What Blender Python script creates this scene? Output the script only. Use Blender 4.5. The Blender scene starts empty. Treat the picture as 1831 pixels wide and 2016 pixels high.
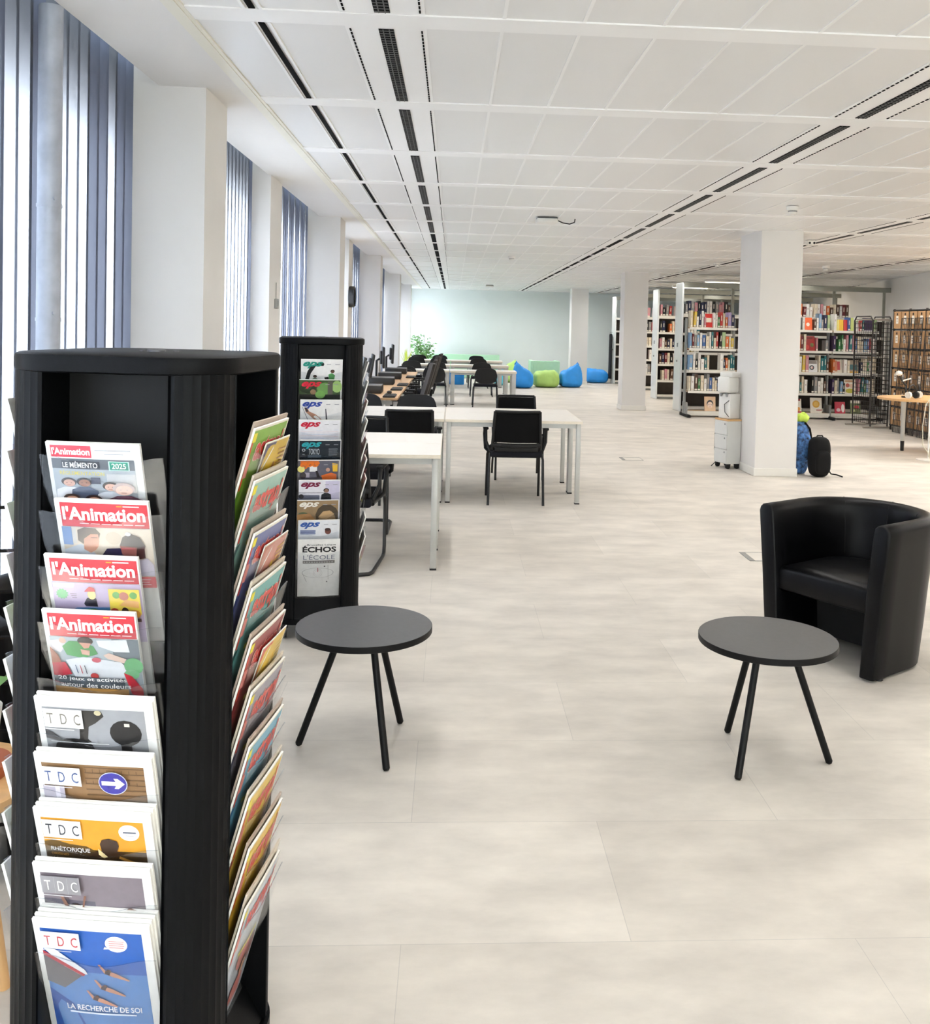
import bpy, bmesh, math, random
from mathutils import Vector, Matrix
random.seed(11)
PI = math.pi
SC = bpy.context.scene
COL = SC.collection

# ------------------------------------------------------------------ camera
F, PX, PY, W_IMG, H_IMG = 1890.0, 1003.136, 701.077, 1831.0, 2016.0
YAW, PITCH, ROLL = 0.0590, 0.0305, 0.0241
def camera():
    cy, sy = math.cos(YAW), math.sin(YAW)
    f = Vector((sy, cy, 0)); r = Vector((cy, -sy, 0)); d = Vector((0, 0, -1))
    f2 = f*math.cos(PITCH) + d*math.sin(PITCH); d2 = d*math.cos(PITCH) - f*math.sin(PITCH)
    r3 = r*math.cos(ROLL) - d2*math.sin(ROLL); d3 = r*math.sin(ROLL) + d2*math.cos(ROLL)
    cam = bpy.data.cameras.new('camera'); o = bpy.data.objects.new('camera', cam); COL.objects.link(o)
    cam.sensor_fit = 'HORIZONTAL'; cam.sensor_width = 36.0; cam.lens = F/W_IMG*36.0
    cam.shift_x = (W_IMG/2 - PX)/W_IMG; cam.shift_y = (PY - H_IMG/2)/W_IMG
    cam.clip_start = 0.05; cam.clip_end = 200
    m = Matrix((r3, -d3, -f2)).transposed().to_4x4(); m.translation = Vector((0, 0, 1.6))
    o.matrix_world = m; SC.camera = o
camera()

# ------------------------------------------------------------------ daylight and exposure
SC.view_settings.view_transform = 'Standard'; SC.view_settings.look = 'None'
SC.view_settings.exposure = 0.44
SC.view_settings.gamma = 1.0; SC.view_settings.use_curve_mapping = False
world = bpy.data.worlds.new('overcast_sky'); SC.world = world; world.use_nodes = True
wn = world.node_tree.nodes; bgn = wn['Background']
bgn.inputs[0].default_value = (0.84, 0.95, 1.0, 1); bgn.inputs[1].default_value = 5.5
SC.cycles.use_denoising = True
SC.cycles.max_bounces = 6; SC.cycles.diffuse_bounces = 4; SC.cycles.glossy_bounces = 3
SC.cycles.transmission_bounces = 6; SC.cycles.transparent_max_bounces = 14
SC.cycles.caustics_reflective = False; SC.cycles.caustics_refractive = False
SC.cycles.use_adaptive_sampling = True; SC.cycles.adaptive_threshold = 0.16; SC.cycles.adaptive_min_samples = 16
SC.cycles.sample_clamp_indirect = 6.0

def area_light(name, loc, rot, sx, sy, power, color):
    l = bpy.data.lights.new(name, 'AREA'); l.shape = 'RECTANGLE'; l.size = sx; l.size_y = sy
    l.energy = power; l.color = color
    o = bpy.data.objects.new(name, l); COL.objects.link(o); o.location = loc; o.rotation_euler = rot
    return o
# daylight pouring in through the window bays (outside the panes), one per bay
BAYS = [(-6.0, -3.6), (-3.1, -0.83), (-0.38, 1.97), (2.45, 4.82), (5.26, 7.59), (8.08, 10.44), (10.9, 13.2),
        (13.7, 16.15), (16.6, 18.9), (19.4, 21.92), (22.4, 24.7), (25.2, 27.6), (28.1, 30.3)]
for k, (a, b) in enumerate(BAYS):
    area_light('window_daylight', (-2.3, (a+b)/2, 1.55), (0, -PI/2, 0), 2.3, b-a, 70 if k < 2 else 420 if k == 3 else 1700 if k == 12 else 850, (1.0, 0.98, 0.955))
# fill light from rear windows added out of view behind the camera
for x in (0.5, 3.5, 6.5):
    area_light('rear_fill_light', (x, -7.4, 1.6), (PI/2, 0, 0), 2.4, 2.2, 45, (1.0, 0.94, 0.87))

# added fill lights, out of view: over the right wing and behind the camera
for x, y in ((7.6, 1.0), (7.6, 4.0), (7.6, 7.0), (8.2, 10.0), (8.6, 13.0), (5.0, -1.0), (5.0, -4.0), (1.5, -3.0), (1.5, -5.5)):
    area_light('unseen_fill_light', (x, y, 2.70), (0, 0, 0), 1.5, 0.6, (90 if y >= 10 else 20) if y > 0 else 18, (1.0, 0.96, 0.91))

# added fill lights below the ceiling vents, spread limited so they stay unseen
for si, x in enumerate((-0.285, 2.102, 4.489, 6.876)):
    for k in range(6):
        if si == 3 and k > 5: continue
        l = area_light('added_fill_strip', (x, -1.5+5.4*k-0.4, 2.722), (0, 0, 0), 0.05, 5.5, 27 if si == 3 else 17 if k < 2 else 20, (1.0, 0.98, 0.96)); l.data.spread = math.radians(162 if si == 3 else 150 if k > 4 else 115)

for x in (-0.285, 2.102, 4.489):  # added fill light for the far wall, below the vents
    l = area_light('added_fill_strip', (x, 27.9, 2.722), (0, 0, 0), 0.05, 2.8, 24, (1.0, 0.98, 0.96)); l.data.spread = math.radians(165)

# ------------------------------------------------------------------ colours and materials
def lin(c):
    c = c/255.0
    return c/12.92 if c <= 0.04045 else ((c+0.055)/1.055)**2.4
def rgb(t): return (lin(t[0]), lin(t[1]), lin(t[2]), 1)
MATS = {}
def mat(name, c, rough=0.5, metal=0.0, spec=0.5, noise=0.0, nscale=8.0, bump=0.0, bscale=120.0, emit=0.0, coat=0.0, stretch=None):
    if name in MATS: return MATS[name]
    m = bpy.data.materials.new(name); m.use_nodes = True; nt = m.node_tree; b = nt.nodes['Principled BSDF']
    base = rgb(c)
    b.inputs['Base Color'].default_value = base; b.inputs['Roughness'].default_value = rough
    b.inputs['Metallic'].default_value = metal; b.inputs['Specular IOR Level'].default_value = spec
    if coat: b.inputs['Coat Weight'].default_value = coat
    if emit:
        b.inputs['Emission Color'].default_value = base; b.inputs['Emission Strength'].default_value = emit
    if noise or bump:
        tc = nt.nodes.new('ShaderNodeTexCoord'); src = tc.outputs['Object']
        if stretch:
            mp = nt.nodes.new('ShaderNodeMapping'); mp.inputs['Scale'].default_value = stretch
            nt.links.new(src, mp.inputs[0]); src = mp.outputs[0]
    if noise:
        n = nt.nodes.new('ShaderNodeTexNoise'); n.inputs['Scale'].default_value = nscale; n.inputs['Detail'].default_value = 4
        nt.links.new(src, n.inputs['Vector'])
        cr = nt.nodes.new('ShaderNodeValToRGB'); cr.color_ramp.elements[0].position = 0.3; cr.color_ramp.elements[1].position = 0.7
        cr.color_ramp.elements[0].color = tuple(min(1, v*(1-noise)) for v in base[:3])+(1,)
        cr.color_ramp.elements[1].color = tuple(min(1, v*(1+noise)) for v in base[:3])+(1,)
        nt.links.new(n.outputs['Fac'], cr.inputs[0]); nt.links.new(cr.outputs[0], b.inputs['Base Color'])
    if bump:
        n2 = nt.nodes.new('ShaderNodeTexNoise'); n2.inputs['Scale'].default_value = bscale; n2.inputs['Detail'].default_value = 3
        nt.links.new(src, n2.inputs['Vector'])
        bp = nt.nodes.new('ShaderNodeBump'); bp.inputs['Strength'].default_value = bump; bp.inputs['Distance'].default_value = 0.002
        nt.links.new(n2.outputs['Fac'], bp.inputs['Height']); nt.links.new(bp.outputs[0], b.inputs['Normal'])
    MATS[name] = m
    return m
def ink(c):      # printing ink on coated paper, one material per colour
    c = tuple(int(v) for v in c)
    return mat('ink_%d_%d_%d' % c, c, rough=0.32, spec=0.5, noise=0.05, nscale=40)
def clear(name, tint, gloss, rough=0.05):
    if name in MATS: return MATS[name]
    m = bpy.data.materials.new(name); m.use_nodes = True; nt = m.node_tree; nt.nodes.clear()
    out = nt.nodes.new('ShaderNodeOutputMaterial'); mx = nt.nodes.new('ShaderNodeMixShader')
    tr = nt.nodes.new('ShaderNodeBsdfTransparent'); gl = nt.nodes.new('ShaderNodeBsdfGlossy')
    tr.inputs[0].default_value = tint; gl.inputs['Roughness'].default_value = rough; gl.inputs[0].default_value = (1, 1, 1, 1)
    lw = nt.nodes.new('ShaderNodeLayerWeight'); lw.inputs[0].default_value = 0.25
    mr = nt.nodes.new('ShaderNodeMapRange'); mr.inputs[3].default_value = gloss; mr.inputs[4].default_value = 0.30
    nt.links.new(lw.outputs['Facing'], mr.inputs[0])
    nt.links.new(mr.outputs[0], mx.inputs[0]); nt.links.new(tr.outputs[0], mx.inputs[1]); nt.links.new(gl.outputs[0], mx.inputs[2])
    nt.links.new(mx.outputs[0], out.inputs[0]); MATS[name] = m
    return m
def sheer(name, c, trans):
    if name in MATS: return MATS[name]
    m = bpy.data.materials.new(name); m.use_nodes = True; nt = m.node_tree; nt.nodes.clear()
    out = nt.nodes.new('ShaderNodeOutputMaterial'); mx = nt.nodes.new('ShaderNodeMixShader'); mx.inputs[0].default_value = trans
    df = nt.nodes.new('ShaderNodeBsdfDiffuse'); tl = nt.nodes.new('ShaderNodeBsdfTranslucent')
    wv = nt.nodes.new('ShaderNodeTexNoise'); wv.inputs['Scale'].default_value = 300
    cr = nt.nodes.new('ShaderNodeValToRGB'); b = rgb(c)
    cr.color_ramp.elements[0].color = tuple(v*0.94 for v in b[:3])+(1,); cr.color_ramp.elements[1].color = b
    nt.links.new(wv.outputs['Fac'], cr.inputs[0])
    for s in (df, tl): nt.links.new(cr.outputs[0], s.inputs[0])
    nt.links.new(df.outputs[0], mx.inputs[1]); nt.links.new(tl.outputs[0], mx.inputs[2]); nt.links.new(mx.outputs[0], out.inputs[0])
    MATS[name] = m
    return m
def floor_mat():
    m = bpy.data.materials.new('vinyl_tile_floor'); m.use_nodes = True; nt = m.node_tree; b = nt.nodes['Principled BSDF']
    N = nt.nodes.new; L = nt.links.new
    tc = N('ShaderNodeTexCoord'); mp = N('ShaderNodeMapping'); mp.inputs['Location'].default_value = (0.1, 0.0, 0)
    L(tc.outputs['Object'], mp.inputs[0])
    br = N('ShaderNodeTexBrick'); br.offset = 0.5; br.inputs['Scale'].default_value = 1.0
    br.inputs['Brick Width'].default_value = 1.2; br.inputs['Row Height'].default_value = 0.61
    br.inputs['Mortar Size'].default_value = 0.0012; br.inputs['Mortar Smooth'].default_value = 0.3; br.inputs['Bias'].default_value = 0
    br.inputs['Color1'].default_value = rgb((201, 194, 184)); br.inputs['Color2'].default_value = rgb((210, 203, 193)); br.inputs['Mortar'].default_value = rgb((182, 177, 170))
    L(mp.outputs[0], br.inputs['Vector'])
    n = N('ShaderNodeTexNoise'); n.inputs['Scale'].default_value = 3.4; n.inputs['Detail'].default_value = 8; n.inputs['Roughness'].default_value = 0.6
    mp2 = N('ShaderNodeMapping'); mp2.inputs['Scale'].default_value = (0.7, 1.35, 1); L(tc.outputs['Object'], mp2.inputs[0]); L(mp2.outputs[0], n.inputs['Vector'])
    cr = N('ShaderNodeValToRGB'); cr.color_ramp.elements[0].position = 0.32; cr.color_ramp.elements[1].position = 0.66
    cr.color_ramp.elements[0].color = (0.80, 0.80, 0.80, 1); cr.color_ramp.elements[1].color = (1.06, 1.06, 1.05, 1)
    L(n.outputs['Fac'], cr.inputs[0])
    mx = N('ShaderNodeMix'); mx.data_type = 'RGBA'; mx.blend_type = 'MULTIPLY'; mx.inputs[0].default_value = 1
    L(br.outputs['Color'], mx.inputs[6]); L(cr.outputs[0], mx.inputs[7]); L(mx.outputs[2], b.inputs['Base Color'])
    n3 = N('ShaderNodeTexNoise'); n3.inputs['Scale'].default_value = 60; L(tc.outputs['Object'], n3.inputs['Vector'])
    bp = N('ShaderNodeBump'); bp.inputs['Strength'].default_value = 0.08; L(n3.outputs['Fac'], bp.inputs['Height']); L(bp.outputs[0], b.inputs['Normal'])
    b.inputs['Roughness'].default_value = 0.46; b.inputs['Specular IOR Level'].default_value = 0.4
    return m
def ceiling_mat():
    m = bpy.data.materials.new('perforated_metal_ceiling'); m.use_nodes = True; nt = m.node_tree; b = nt.nodes['Principled BSDF']
    N = nt.nodes.new; L = nt.links.new
    tc = N('ShaderNodeTexCoord'); ch = N('ShaderNodeTexVoronoi'); ch.inputs['Scale'].default_value = 160; ch.inputs['Randomness'].default_value = 0
    L(tc.outputs['Object'], ch.inputs['Vector'])
    cr = N('ShaderNodeValToRGB'); cr.color_ramp.elements[0].position = 0.30; cr.color_ramp.elements[1].position = 0.36
    cr.color_ramp.elements[0].color = rgb((194, 192, 191)); cr.color_ramp.elements[1].color = rgb((226, 225, 223))
    L(ch.outputs['Distance'], cr.inputs[0]); L(cr.outputs[0], b.inputs['Base Color'])
    b.inputs['Roughness'].default_value = 0.34; b.inputs['Specular IOR Level'].default_value = 0.45
    return m

# ------------------------------------------------------------------ mesh builder
class MB:
    def __init__(s): s.v = []; s.f = []; s.m = []
    def add(s, vs, fs, mi=0, M=None):
        o = len(s.v)
        s.v += [tuple(M @ Vector(p)) for p in vs] if M is not None else [tuple(p) for p in vs]
        s.f += [tuple(i+o for i in f) for f in fs]; s.m += [mi]*len(fs); return s
    def box(s, c, d, mi=0, bev=0.0, rot=None, seg=2):
        M = Matrix.Translation(c)
        if rot is not None: M = M @ (rot if isinstance(rot, Matrix) else Matrix.Rotation(rot, 4, 'Z'))
        x, y, z = d[0]/2, d[1]/2, d[2]/2
        if not bev:
            vs = [(-x,-y,-z),(x,-y,-z),(x,y,-z),(-x,y,-z),(-x,-y,z),(x,-y,z),(x,y,z),(-x,y,z)]
            return s.add(vs, [(3,2,1,0),(4,5,6,7),(0,1,5,4),(1,2,6,5),(2,3,7,6),(3,0,4,7)], mi, M)
        bm = bmesh.new(); bmesh.ops.create_cube(bm, size=1.0)
        for v in bm.verts: v.co = Vector((v.co.x*d[0], v.co.y*d[1], v.co.z*d[2]))
        bmesh.ops.bevel(bm, geom=list(bm.edges), offset=bev, segments=seg, profile=0.5, affect='EDGES')
        bm.verts.index_update()
        s.add([v.co.copy() for v in bm.verts], [[v.index for v in f.verts] for f in bm.faces], mi, M); bm.free(); return s
    def cyl(s, p0, p1, r0, r1=None, n=12, mi=0, cap=True):
        r1 = r0 if r1 is None else r1; p0 = Vector(p0); p1 = Vector(p1); d = (p1-p0).normalized()
        a = d.orthogonal().normalized(); b = d.cross(a)
        vs = [p0+(a*math.cos(2*PI*k/n)+b*math.sin(2*PI*k/n))*r0 for k in range(n)]+[p1+(a*math.cos(2*PI*k/n)+b*math.sin(2*PI*k/n))*r1 for k in range(n)]
        fs = [(k, (k+1) % n, n+(k+1) % n, n+k) for k in range(n)]
        if cap: fs += [tuple(range(n-1, -1, -1)), tuple(range(n, 2*n))]
        return s.add(vs, fs, mi)
    def tube(s, pts, r, n=8, mi=0, closed=False):
        pts = [Vector(p) for p in pts]; N = len(pts); vs = []; fs = []; pa = None
        for i, p in enumerate(pts):
            q0 = pts[i-1] if (i or closed) else p; q1 = pts[(i+1) % N] if (i < N-1 or closed) else p
            d = (q1-q0).normalized()
            a = d.orthogonal().normalized() if pa is None else (pa-d*pa.dot(d)).normalized()
            pa = a; b = d.cross(a)
            vs += [p+(a*math.cos(2*PI*k/n)+b*math.sin(2*PI*k/n))*r for k in range(n)]
        for i in range(N if closed else N-1):
            j = (i+1) % N
            fs += [(i*n+k, i*n+(k+1) % n, j*n+(k+1) % n, j*n+k) for k in range(n)]
        if not closed: fs += [tuple(range(n-1, -1, -1)), tuple(range((N-1)*n, N*n))]
        return s.add(vs, fs, mi)
    def prism(s, poly, z0, z1, mi=0, M=None):
        n = len(poly)
        vs = [(p[0], p[1], z0) for p in poly]+[(p[0], p[1], z1) for p in poly]
        fs = [(k, (k+1) % n, n+(k+1) % n, n+k) for k in range(n)]+[tuple(range(n-1, -1, -1)), tuple(range(n, 2*n))]
        return s.add(vs, fs, mi, M)
    def lathe(s, prof, n=24, c=(0, 0, 0), mi=0, M=None):
        vs = []; fs = []; k = len(prof)
        for i in range(n):
            a = 2*PI*i/n
            vs += [(c[0]+r*math.cos(a), c[1]+r*math.sin(a), c[2]+z) for r, z in prof]
        for i in range(n):
            j = (i+1) % n
            fs += [(i*k+q, j*k+q, j*k+q+1, i*k+q+1) for q in range(k-1)]
        if prof[0][0] > 1e-6: fs.append(tuple(i*k for i in range(n-1, -1, -1)))
        if prof[-1][0] > 1e-6: fs.append(tuple(i*k+k-1 for i in range(n)))
        return s.add(vs, fs, mi, M)
    def ell(s, c, r, mi=0, seg=16, rings=10, fn=None, M=None):
        vs = []; fs = []
        for i in range(rings+1):
            t = PI*i/rings
            for j in range(seg):
                a = 2*PI*j/seg; p = Vector((math.sin(t)*math.cos(a), math.sin(t)*math.sin(a), math.cos(t)))
                p = fn(p) if fn else p
                vs.append((c[0]+p.x*r[0], c[1]+p.y*r[1], c[2]+p.z*r[2]))
        for i in range(rings):
            for j in range(seg):
                fs.append((i*seg+j, (i+1)*seg+j, (i+1)*seg+(j+1) % seg, i*seg+(j+1) % seg))
        return s.add(vs, fs, mi, M)
    def grid(s, fn, nu, nv, mi=0):
        vs = [fn(i/nu, j/nv) for j in range(nv+1) for i in range(nu+1)]
        fs = [(j*(nu+1)+i, j*(nu+1)+i+1, (j+1)*(nu+1)+i+1, (j+1)*(nu+1)+i) for j in range(nv) for i in range(nu)]
        return s.add(vs, fs, mi)
    def build(s, name, mats, parent=None, loc=None, rot=None, smooth=35, recalc=True, M=None):
        me = bpy.data.meshes.new(name); me.from_pydata(s.v, [], s.f)
        for m in (mats if isinstance(mats, (list, tuple)) else [mats]): me.materials.append(m)
        me.polygons.foreach_set('material_index', s.m)
        if recalc:
            bm = bmesh.new(); bm.from_mesh(me)
            bmesh.ops.remove_doubles(bm, verts=bm.verts, dist=1e-6)
            bmesh.ops.recalc_face_normals(bm, faces=bm.faces); bm.to_mesh(me); bm.free()
        if smooth:
            me.polygons.foreach_set('use_smooth', [True]*len(me.polygons)); me.set_sharp_from_angle(angle=math.radians(smooth))
        me.update()
        o = bpy.data.objects.new(name, me); COL.objects.link(o)
        if parent is not None: o.parent = parent
        if M is not None: o.matrix_local = M
        if loc is not None: o.location = loc
        if rot is not None: o.rotation_euler = rot
        return o
def tag(o, label=None, cat=None, group=None, kind=None):
    for k, v in (('label', label), ('category', cat), ('group', group), ('kind', kind)):
        if v: o[k] = v
    return o
def empty(name, loc=(0, 0, 0), rz=0.0, label=None, cat=None, group=None):
    o = bpy.data.objects.new(name, None); COL.objects.link(o); o.location = loc; o.rotation_euler = (0, 0, rz)
    o.empty_display_size = 0.1
    return tag(o, label, cat, group)
def copy_tree(o, loc=None, rz=None, label=None, group=None, parent=None):
    c = o.copy(); COL.objects.link(c)
    if parent is not None: c.parent = parent
    for ch in list(o.children): copy_tree(ch, parent=c)
    if loc is not None: c.location = loc
    if rz is not None: c.rotation_euler = (0, 0, rz)
    if label: c['label'] = label
    if group: c['group'] = group
    return c
ORD = ['first', 'second', 'third', 'fourth', 'fifth', 'sixth', 'seventh', 'eighth', 'ninth', 'tenth', 'eleventh', 'twelfth', 'thirteenth', 'fourteenth',
       'fifteenth', 'sixteenth', 'seventeenth', 'eighteenth', 'nineteenth', 'twentieth', 'twenty-first', 'twenty-second', 'twenty-third', 'twenty-fourth', 'twenty-fifth', 'twenty-sixth', 'twenty-seventh', 'twenty-eighth']

# ------------------------------------------------------------------ lettering (built-in font turned into flat faces)
GLYPH = {}
def glyphs(items):
    obs = []
    for key in items:
        s, bold, shear = key
        cu = bpy.data.curves.new('lettering', 'FONT'); cu.body = s; cu.offset = bold; cu.shear = shear; cu.resolution_u = 3
        o = bpy.data.objects.new('lettering', cu); COL.objects.link(o); obs.append((key, o, cu))
    dg = bpy.context.evaluated_depsgraph_get()
    for key, o, cu in obs:
        ev = o.evaluated_get(dg); me = ev.to_mesh()
        vs = [(v.co.x, v.co.y) for v in me.vertices]; fs = [tuple(p.vertices) for p in me.polygons]
        x0 = min(v[0] for v in vs); x1 = max(v[0] for v in vs); y0 = min(v[1] for v in vs); y1 = max(v[1] for v in vs)
        GLYPH[key] = ([(v[0]-x0, v[1]-y0) for v in vs], fs, x1-x0, y1-y0); ev.to_mesh_clear()
    for key, o, cu in obs: bpy.data.objects.remove(o); bpy.data.curves.remove(cu)
glyphs([("l'Animation", 0.034, 0), ('LE MÉMENTO', 0.015, 0), ('RÉGLEMENTATION', 0.01, 0), ('2025', 0.02, 0), ('20 jeux et activités', 0.012, 0), ('autour des couleurs', 0.012, 0),
        ('T', 0, 0), ('D', 0, 0), ('C', 0, 0), ('RHÉTORIQUE', 0.015, 0), ('ORIGINES', 0, 0), ('& ÉVOLUTION', 0, 0), ('LA RECHERCHE DE SOI', 0.012, 0),
        ('eps', 0.035, 0.45), ('TOKYO', 0.0, 0), ('ÉCHOS', 0.035, 0), ('Bruxelles Laïque', 0.01, 0), ("L'ÉCOLE", 0, 0), ('astrapi', 0.035, 0.15)])
# ------------------------------------------------------------------ room shell
M_WALL = mat('white_wall_paint', (226, 223, 219), rough=0.75, noise=0.012, nscale=3, bump=0.06, bscale=180)
M_GREEN = mat('pale_green_wall_paint', (222, 229, 226), rough=0.75, noise=0.012, nscale=3, bump=0.05, bscale=150)
M_TRIM = mat('white_lacquer', (232, 229, 222), rough=0.4, noise=0.01)
M_CREAM = mat('cream_trim', (226, 222, 208), rough=0.4, noise=0.01)
M_BAND = mat('white_metal_band', (240, 239, 237), rough=0.38, noise=0.01, nscale=2)
M_BLACK = mat('vent_black', (6, 6, 7), rough=0.9, spec=0.1, noise=0.1)
M_FRAME = mat('window_aluminium', (196, 202, 208), rough=0.45, noise=0.03)
M_GLASS = clear('window_glass', (0.97, 0.985, 0.98, 1), 0.05, 0.02)
CZ = 2.735
def struct(o, label): return tag(o, label, None, None, 'structure')

b = MB(); b.box((3.0, 11.5, -0.05), (18, 40, 0.1))
struct(b.build('floor', floor_mat(), smooth=0), 'pale beige grey vinyl tile floor of the whole room')

# ceiling: perforated metal panels, raised seams every 0.298 m, wide cross bands every 1.385 m
BANDS = [3.66+1.385*k for k in range(-6, 20)]
SLOT_B, PITCH_S = -0.285, 2.387
slots = [SLOT_B+PITCH_S*k for k in range(0, 6)]
b = MB(); b.box((5.01, 11.6, CZ+0.05), (12.06, 40, 0.09), 0)
seams = []
for s in slots:
    seams += [s-0.149, s+0.149]+[s+0.149+0.2985*k for k in range(1, 7)]
for x in seams: b.box((x, 11.6, CZ+0.0042), (0.014, 40, 0.005), 1)
for y in BANDS: b.box((5.01, y, CZ+0.0025), (12.03, 0.15, 0.007), 1)
for s in slots: b.box((s, 11.6, CZ+0.0035), (0.29, 40, 0.005), 1)
ceiling = struct(b.build('ceiling', [ceiling_mat(), M_BAND], smooth=0), 'white ceiling of perforated metal panels with cross bands')
# slatted air vents in the strips, dashed slots beside them, plain dark slot near the windows
for si, s in enumerate(slots[:5]):
    for k in range(4, len(BANDS)-1):
        y0, y1 = BANDS[k]+0.10, BANDS[k+1]-0.10
        if si > 0 and y1 < 3.2: continue
        b = MB(); z = CZ-0.0005
        b.box((s, (y0+y1)/2, z), (0.058, y1-y0, 0.003), 0)
        if y0 < 12:
            n = int((y1-y0)/0.032)
            for q in range(n): b.box((s, y0+0.016+q*(y1-y0)/n, z-0.002), (0.056, 0.006, 0.003), 1)
            for dx in (-0.012, 0.012): b.box((s+dx, (y0+y1)/2, z-0.002), (0.004, y1-y0, 0.003), 1)
        b.build('vent_grille', [M_BLACK, mat('vent_slat_grey', (84, 83, 82), rough=0.6)], ceiling, smooth=0)
        b = MB()
        for dx in (-0.138, 0.138):
            if y0 < 9:
                n = 26
                for q in range(n): b.box((s+dx, y0+(q+0.5)*(y1-y0)/n, z), (0.007, 0.6*(y1-y0)/n, 0.003), 0)
            else: b.box((s+dx, (y0+y1)/2, z), (0.0035, y1-y0, 0.003), 0)
        b.build('vent_slot', [M_BLACK], ceiling, smooth=0)
for k in range(4, len(BANDS)-1):
    b = MB(); b.box((-0.757, (BANDS[k]+BANDS[k+1])/2, CZ), (0.024, 1.385-0.17, 0.004), 0)
    for dx in (-0.03, 0.03): b.box((-0.757+dx, (BANDS[k]+BANDS[k+1])/2, CZ+0.002), (0.012, 1.235, 0.008), 1)
    b.build('vent_slot', [M_BLACK, M_BAND], ceiling, smooth=0)
b = MB(); b.box((-1.255, 11.6, CZ+0.06), (0.41, 40, 0.12))
struct(b.build('ceiling_soffit', M_WALL, smooth=0), 'plain white plaster strip of ceiling along the windows')
b = MB(); b.box((-1.043, 11.6, CZ+0.03), (0.05, 40, 0.074), 0); b.box((-1.012, 11.6, CZ+0.034), (0.02, 40, 0.074), 0)
struct(b.build('trim_1', M_CREAM, smooth=0), 'cream edge trim of the metal ceiling')

# window wall on the left: head, sill, deep pillars and shallow pilasters
HEAD, SILL = 2.47, 0.10
BIG = [(-0.83, -0.38), (4.82, 5.26), (10.44, 10.90), (16.15, 16.60), (21.92, 22.40), (27.60, 28.10)]
SMALL = [(-6.4, -6.0), (-3.6, -3.1), (1.97, 2.45), (7.59, 8.08), (13.2, 13.7), (18.9, 19.4), (24.7, 25.2), (30.3, 30.6)]
b = MB()
b.box((-1.87, 11.6, (HEAD+3.0)/2), (0.24, 40, 3.0-HEAD)); b.box((-1.87, 11.6, SILL/2), (0.24, 40, SILL))
b.box((-1.72, 11.6, 2.95), (0.6, 40, 0.06))
b.box((-1.87, -6.9, 1.5), (0.24, 1.2, 3.0))
for a, c in SMALL: b.box((-1.715, (a+c)/2, 1.475), (0.55, c-a, 2.95))
wl = struct(b.build('wall_left', M_WALL, smooth=0), 'white window wall along the left side')
for k, (a, c) in enumerate(BIG):
    b = MB(); b.box((-1.61, (a+c)/2, 1.42), (0.75, c-a, 2.84), 0); b.box((-1.605, (a+c)/2, 0.04), (0.77, c-a+0.02, 0.08), 1)
    struct(b.build('pillar', [M_WALL, M_TRIM], smooth=0), 'white boxed pillar standing against the window wall')
for k, (a, c) in enumerate(BAYS):
    e = empty('window_%d' % (k+1), (-1.84, (a+c)/2, 0)); struct(e, 'tall window pane behind vertical blinds')
    w = c-a; b = MB()
    for y in (-w/2+0.03, 0, w/2-0.03): b.box((0, y, (HEAD+SILL)/2), (0.06, 0.06, HEAD-SILL))
    for z in (SILL+0.03, HEAD-0.03): b.box((0, 0, z), (0.06, w, 0.06))
    b.build('window_frame', M_FRAME, e, smooth=0)
    b = MB(); b.box((0, 0, (HEAD+SILL)/2), (0.008, w-0.04, HEAD-SILL-0.04)); b.build('window_glass', M_GLASS, e, smooth=0)
# far wall, right wall, rear wall
b = MB(); b.box((4.8, 30.6, 1.5), (13.2, 0.2, 3.0)); struct(b.build('wall_back', M_GREEN, smooth=0), 'pale grey green wall at the far end of the room')
b = MB(); p0, p1 = Vector((8.2, 15.9)), Vector((10.95, 30.6)); d = (p1-p0)
b.box(((p0.x+p1.x)/2+0.1, (p0.y+p1.y)/2, 1.5), (0.2, d.length, 3.0), 0, 0, math.atan2(d.y, d.x)-PI/2)
b.box((9.6, 15.98, 1.5), (2.6, 0.16, 3.0)); b.box((10.9, 4.3, 1.5), (0.2, 23.4, 3.0))
struct(b.build('wall_right', mat('warm_white_wall', (238, 235, 229), rough=0.75, noise=0.012, nscale=3), smooth=0), 'white wall on the right behind the bookcases')
b = MB(); y = -7.2
for x0, x1, z0, z1 in ((-1.98, -0.7, 0, 3), (1.7, 2.3, 0, 3), (4.7, 5.3, 0, 3), (7.7, 11, 0, 3), (-0.7, 7.7, 2.7, 3), (-0.7, 7.7, 0, 0.5)):
    b.box(((x0+x1)/2, y, (z0+z1)/2), (x1-x0, 0.2, z1-z0))
struct(b.build('wall_front', M_WALL, smooth=0), 'rear wall with three added windows, out of view')
for k, x in enumerate((0.5, 3.5, 6.5)):  # windows added behind the camera to let in fill light
    e = empty('window_%d' % (k+14), (x, -7.2, 0)); struct(e, 'added rear window out of view')
    b = MB(); b.box((0, 0, 1.6), (2.4, 0.008, 2.2)); b.build('window_glass', M_GLASS, e, smooth=0)
    b = MB()
    for q in (-1.17, 0, 1.17): b.box((q, 0, 1.6), (0.06, 0.06, 2.2))
    for q in (0.53, 2.67): b.box((0, 0, q), (2.4, 0.06, 0.06))
    b.build('window_frame', M_FRAME, e, smooth=0)
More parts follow.
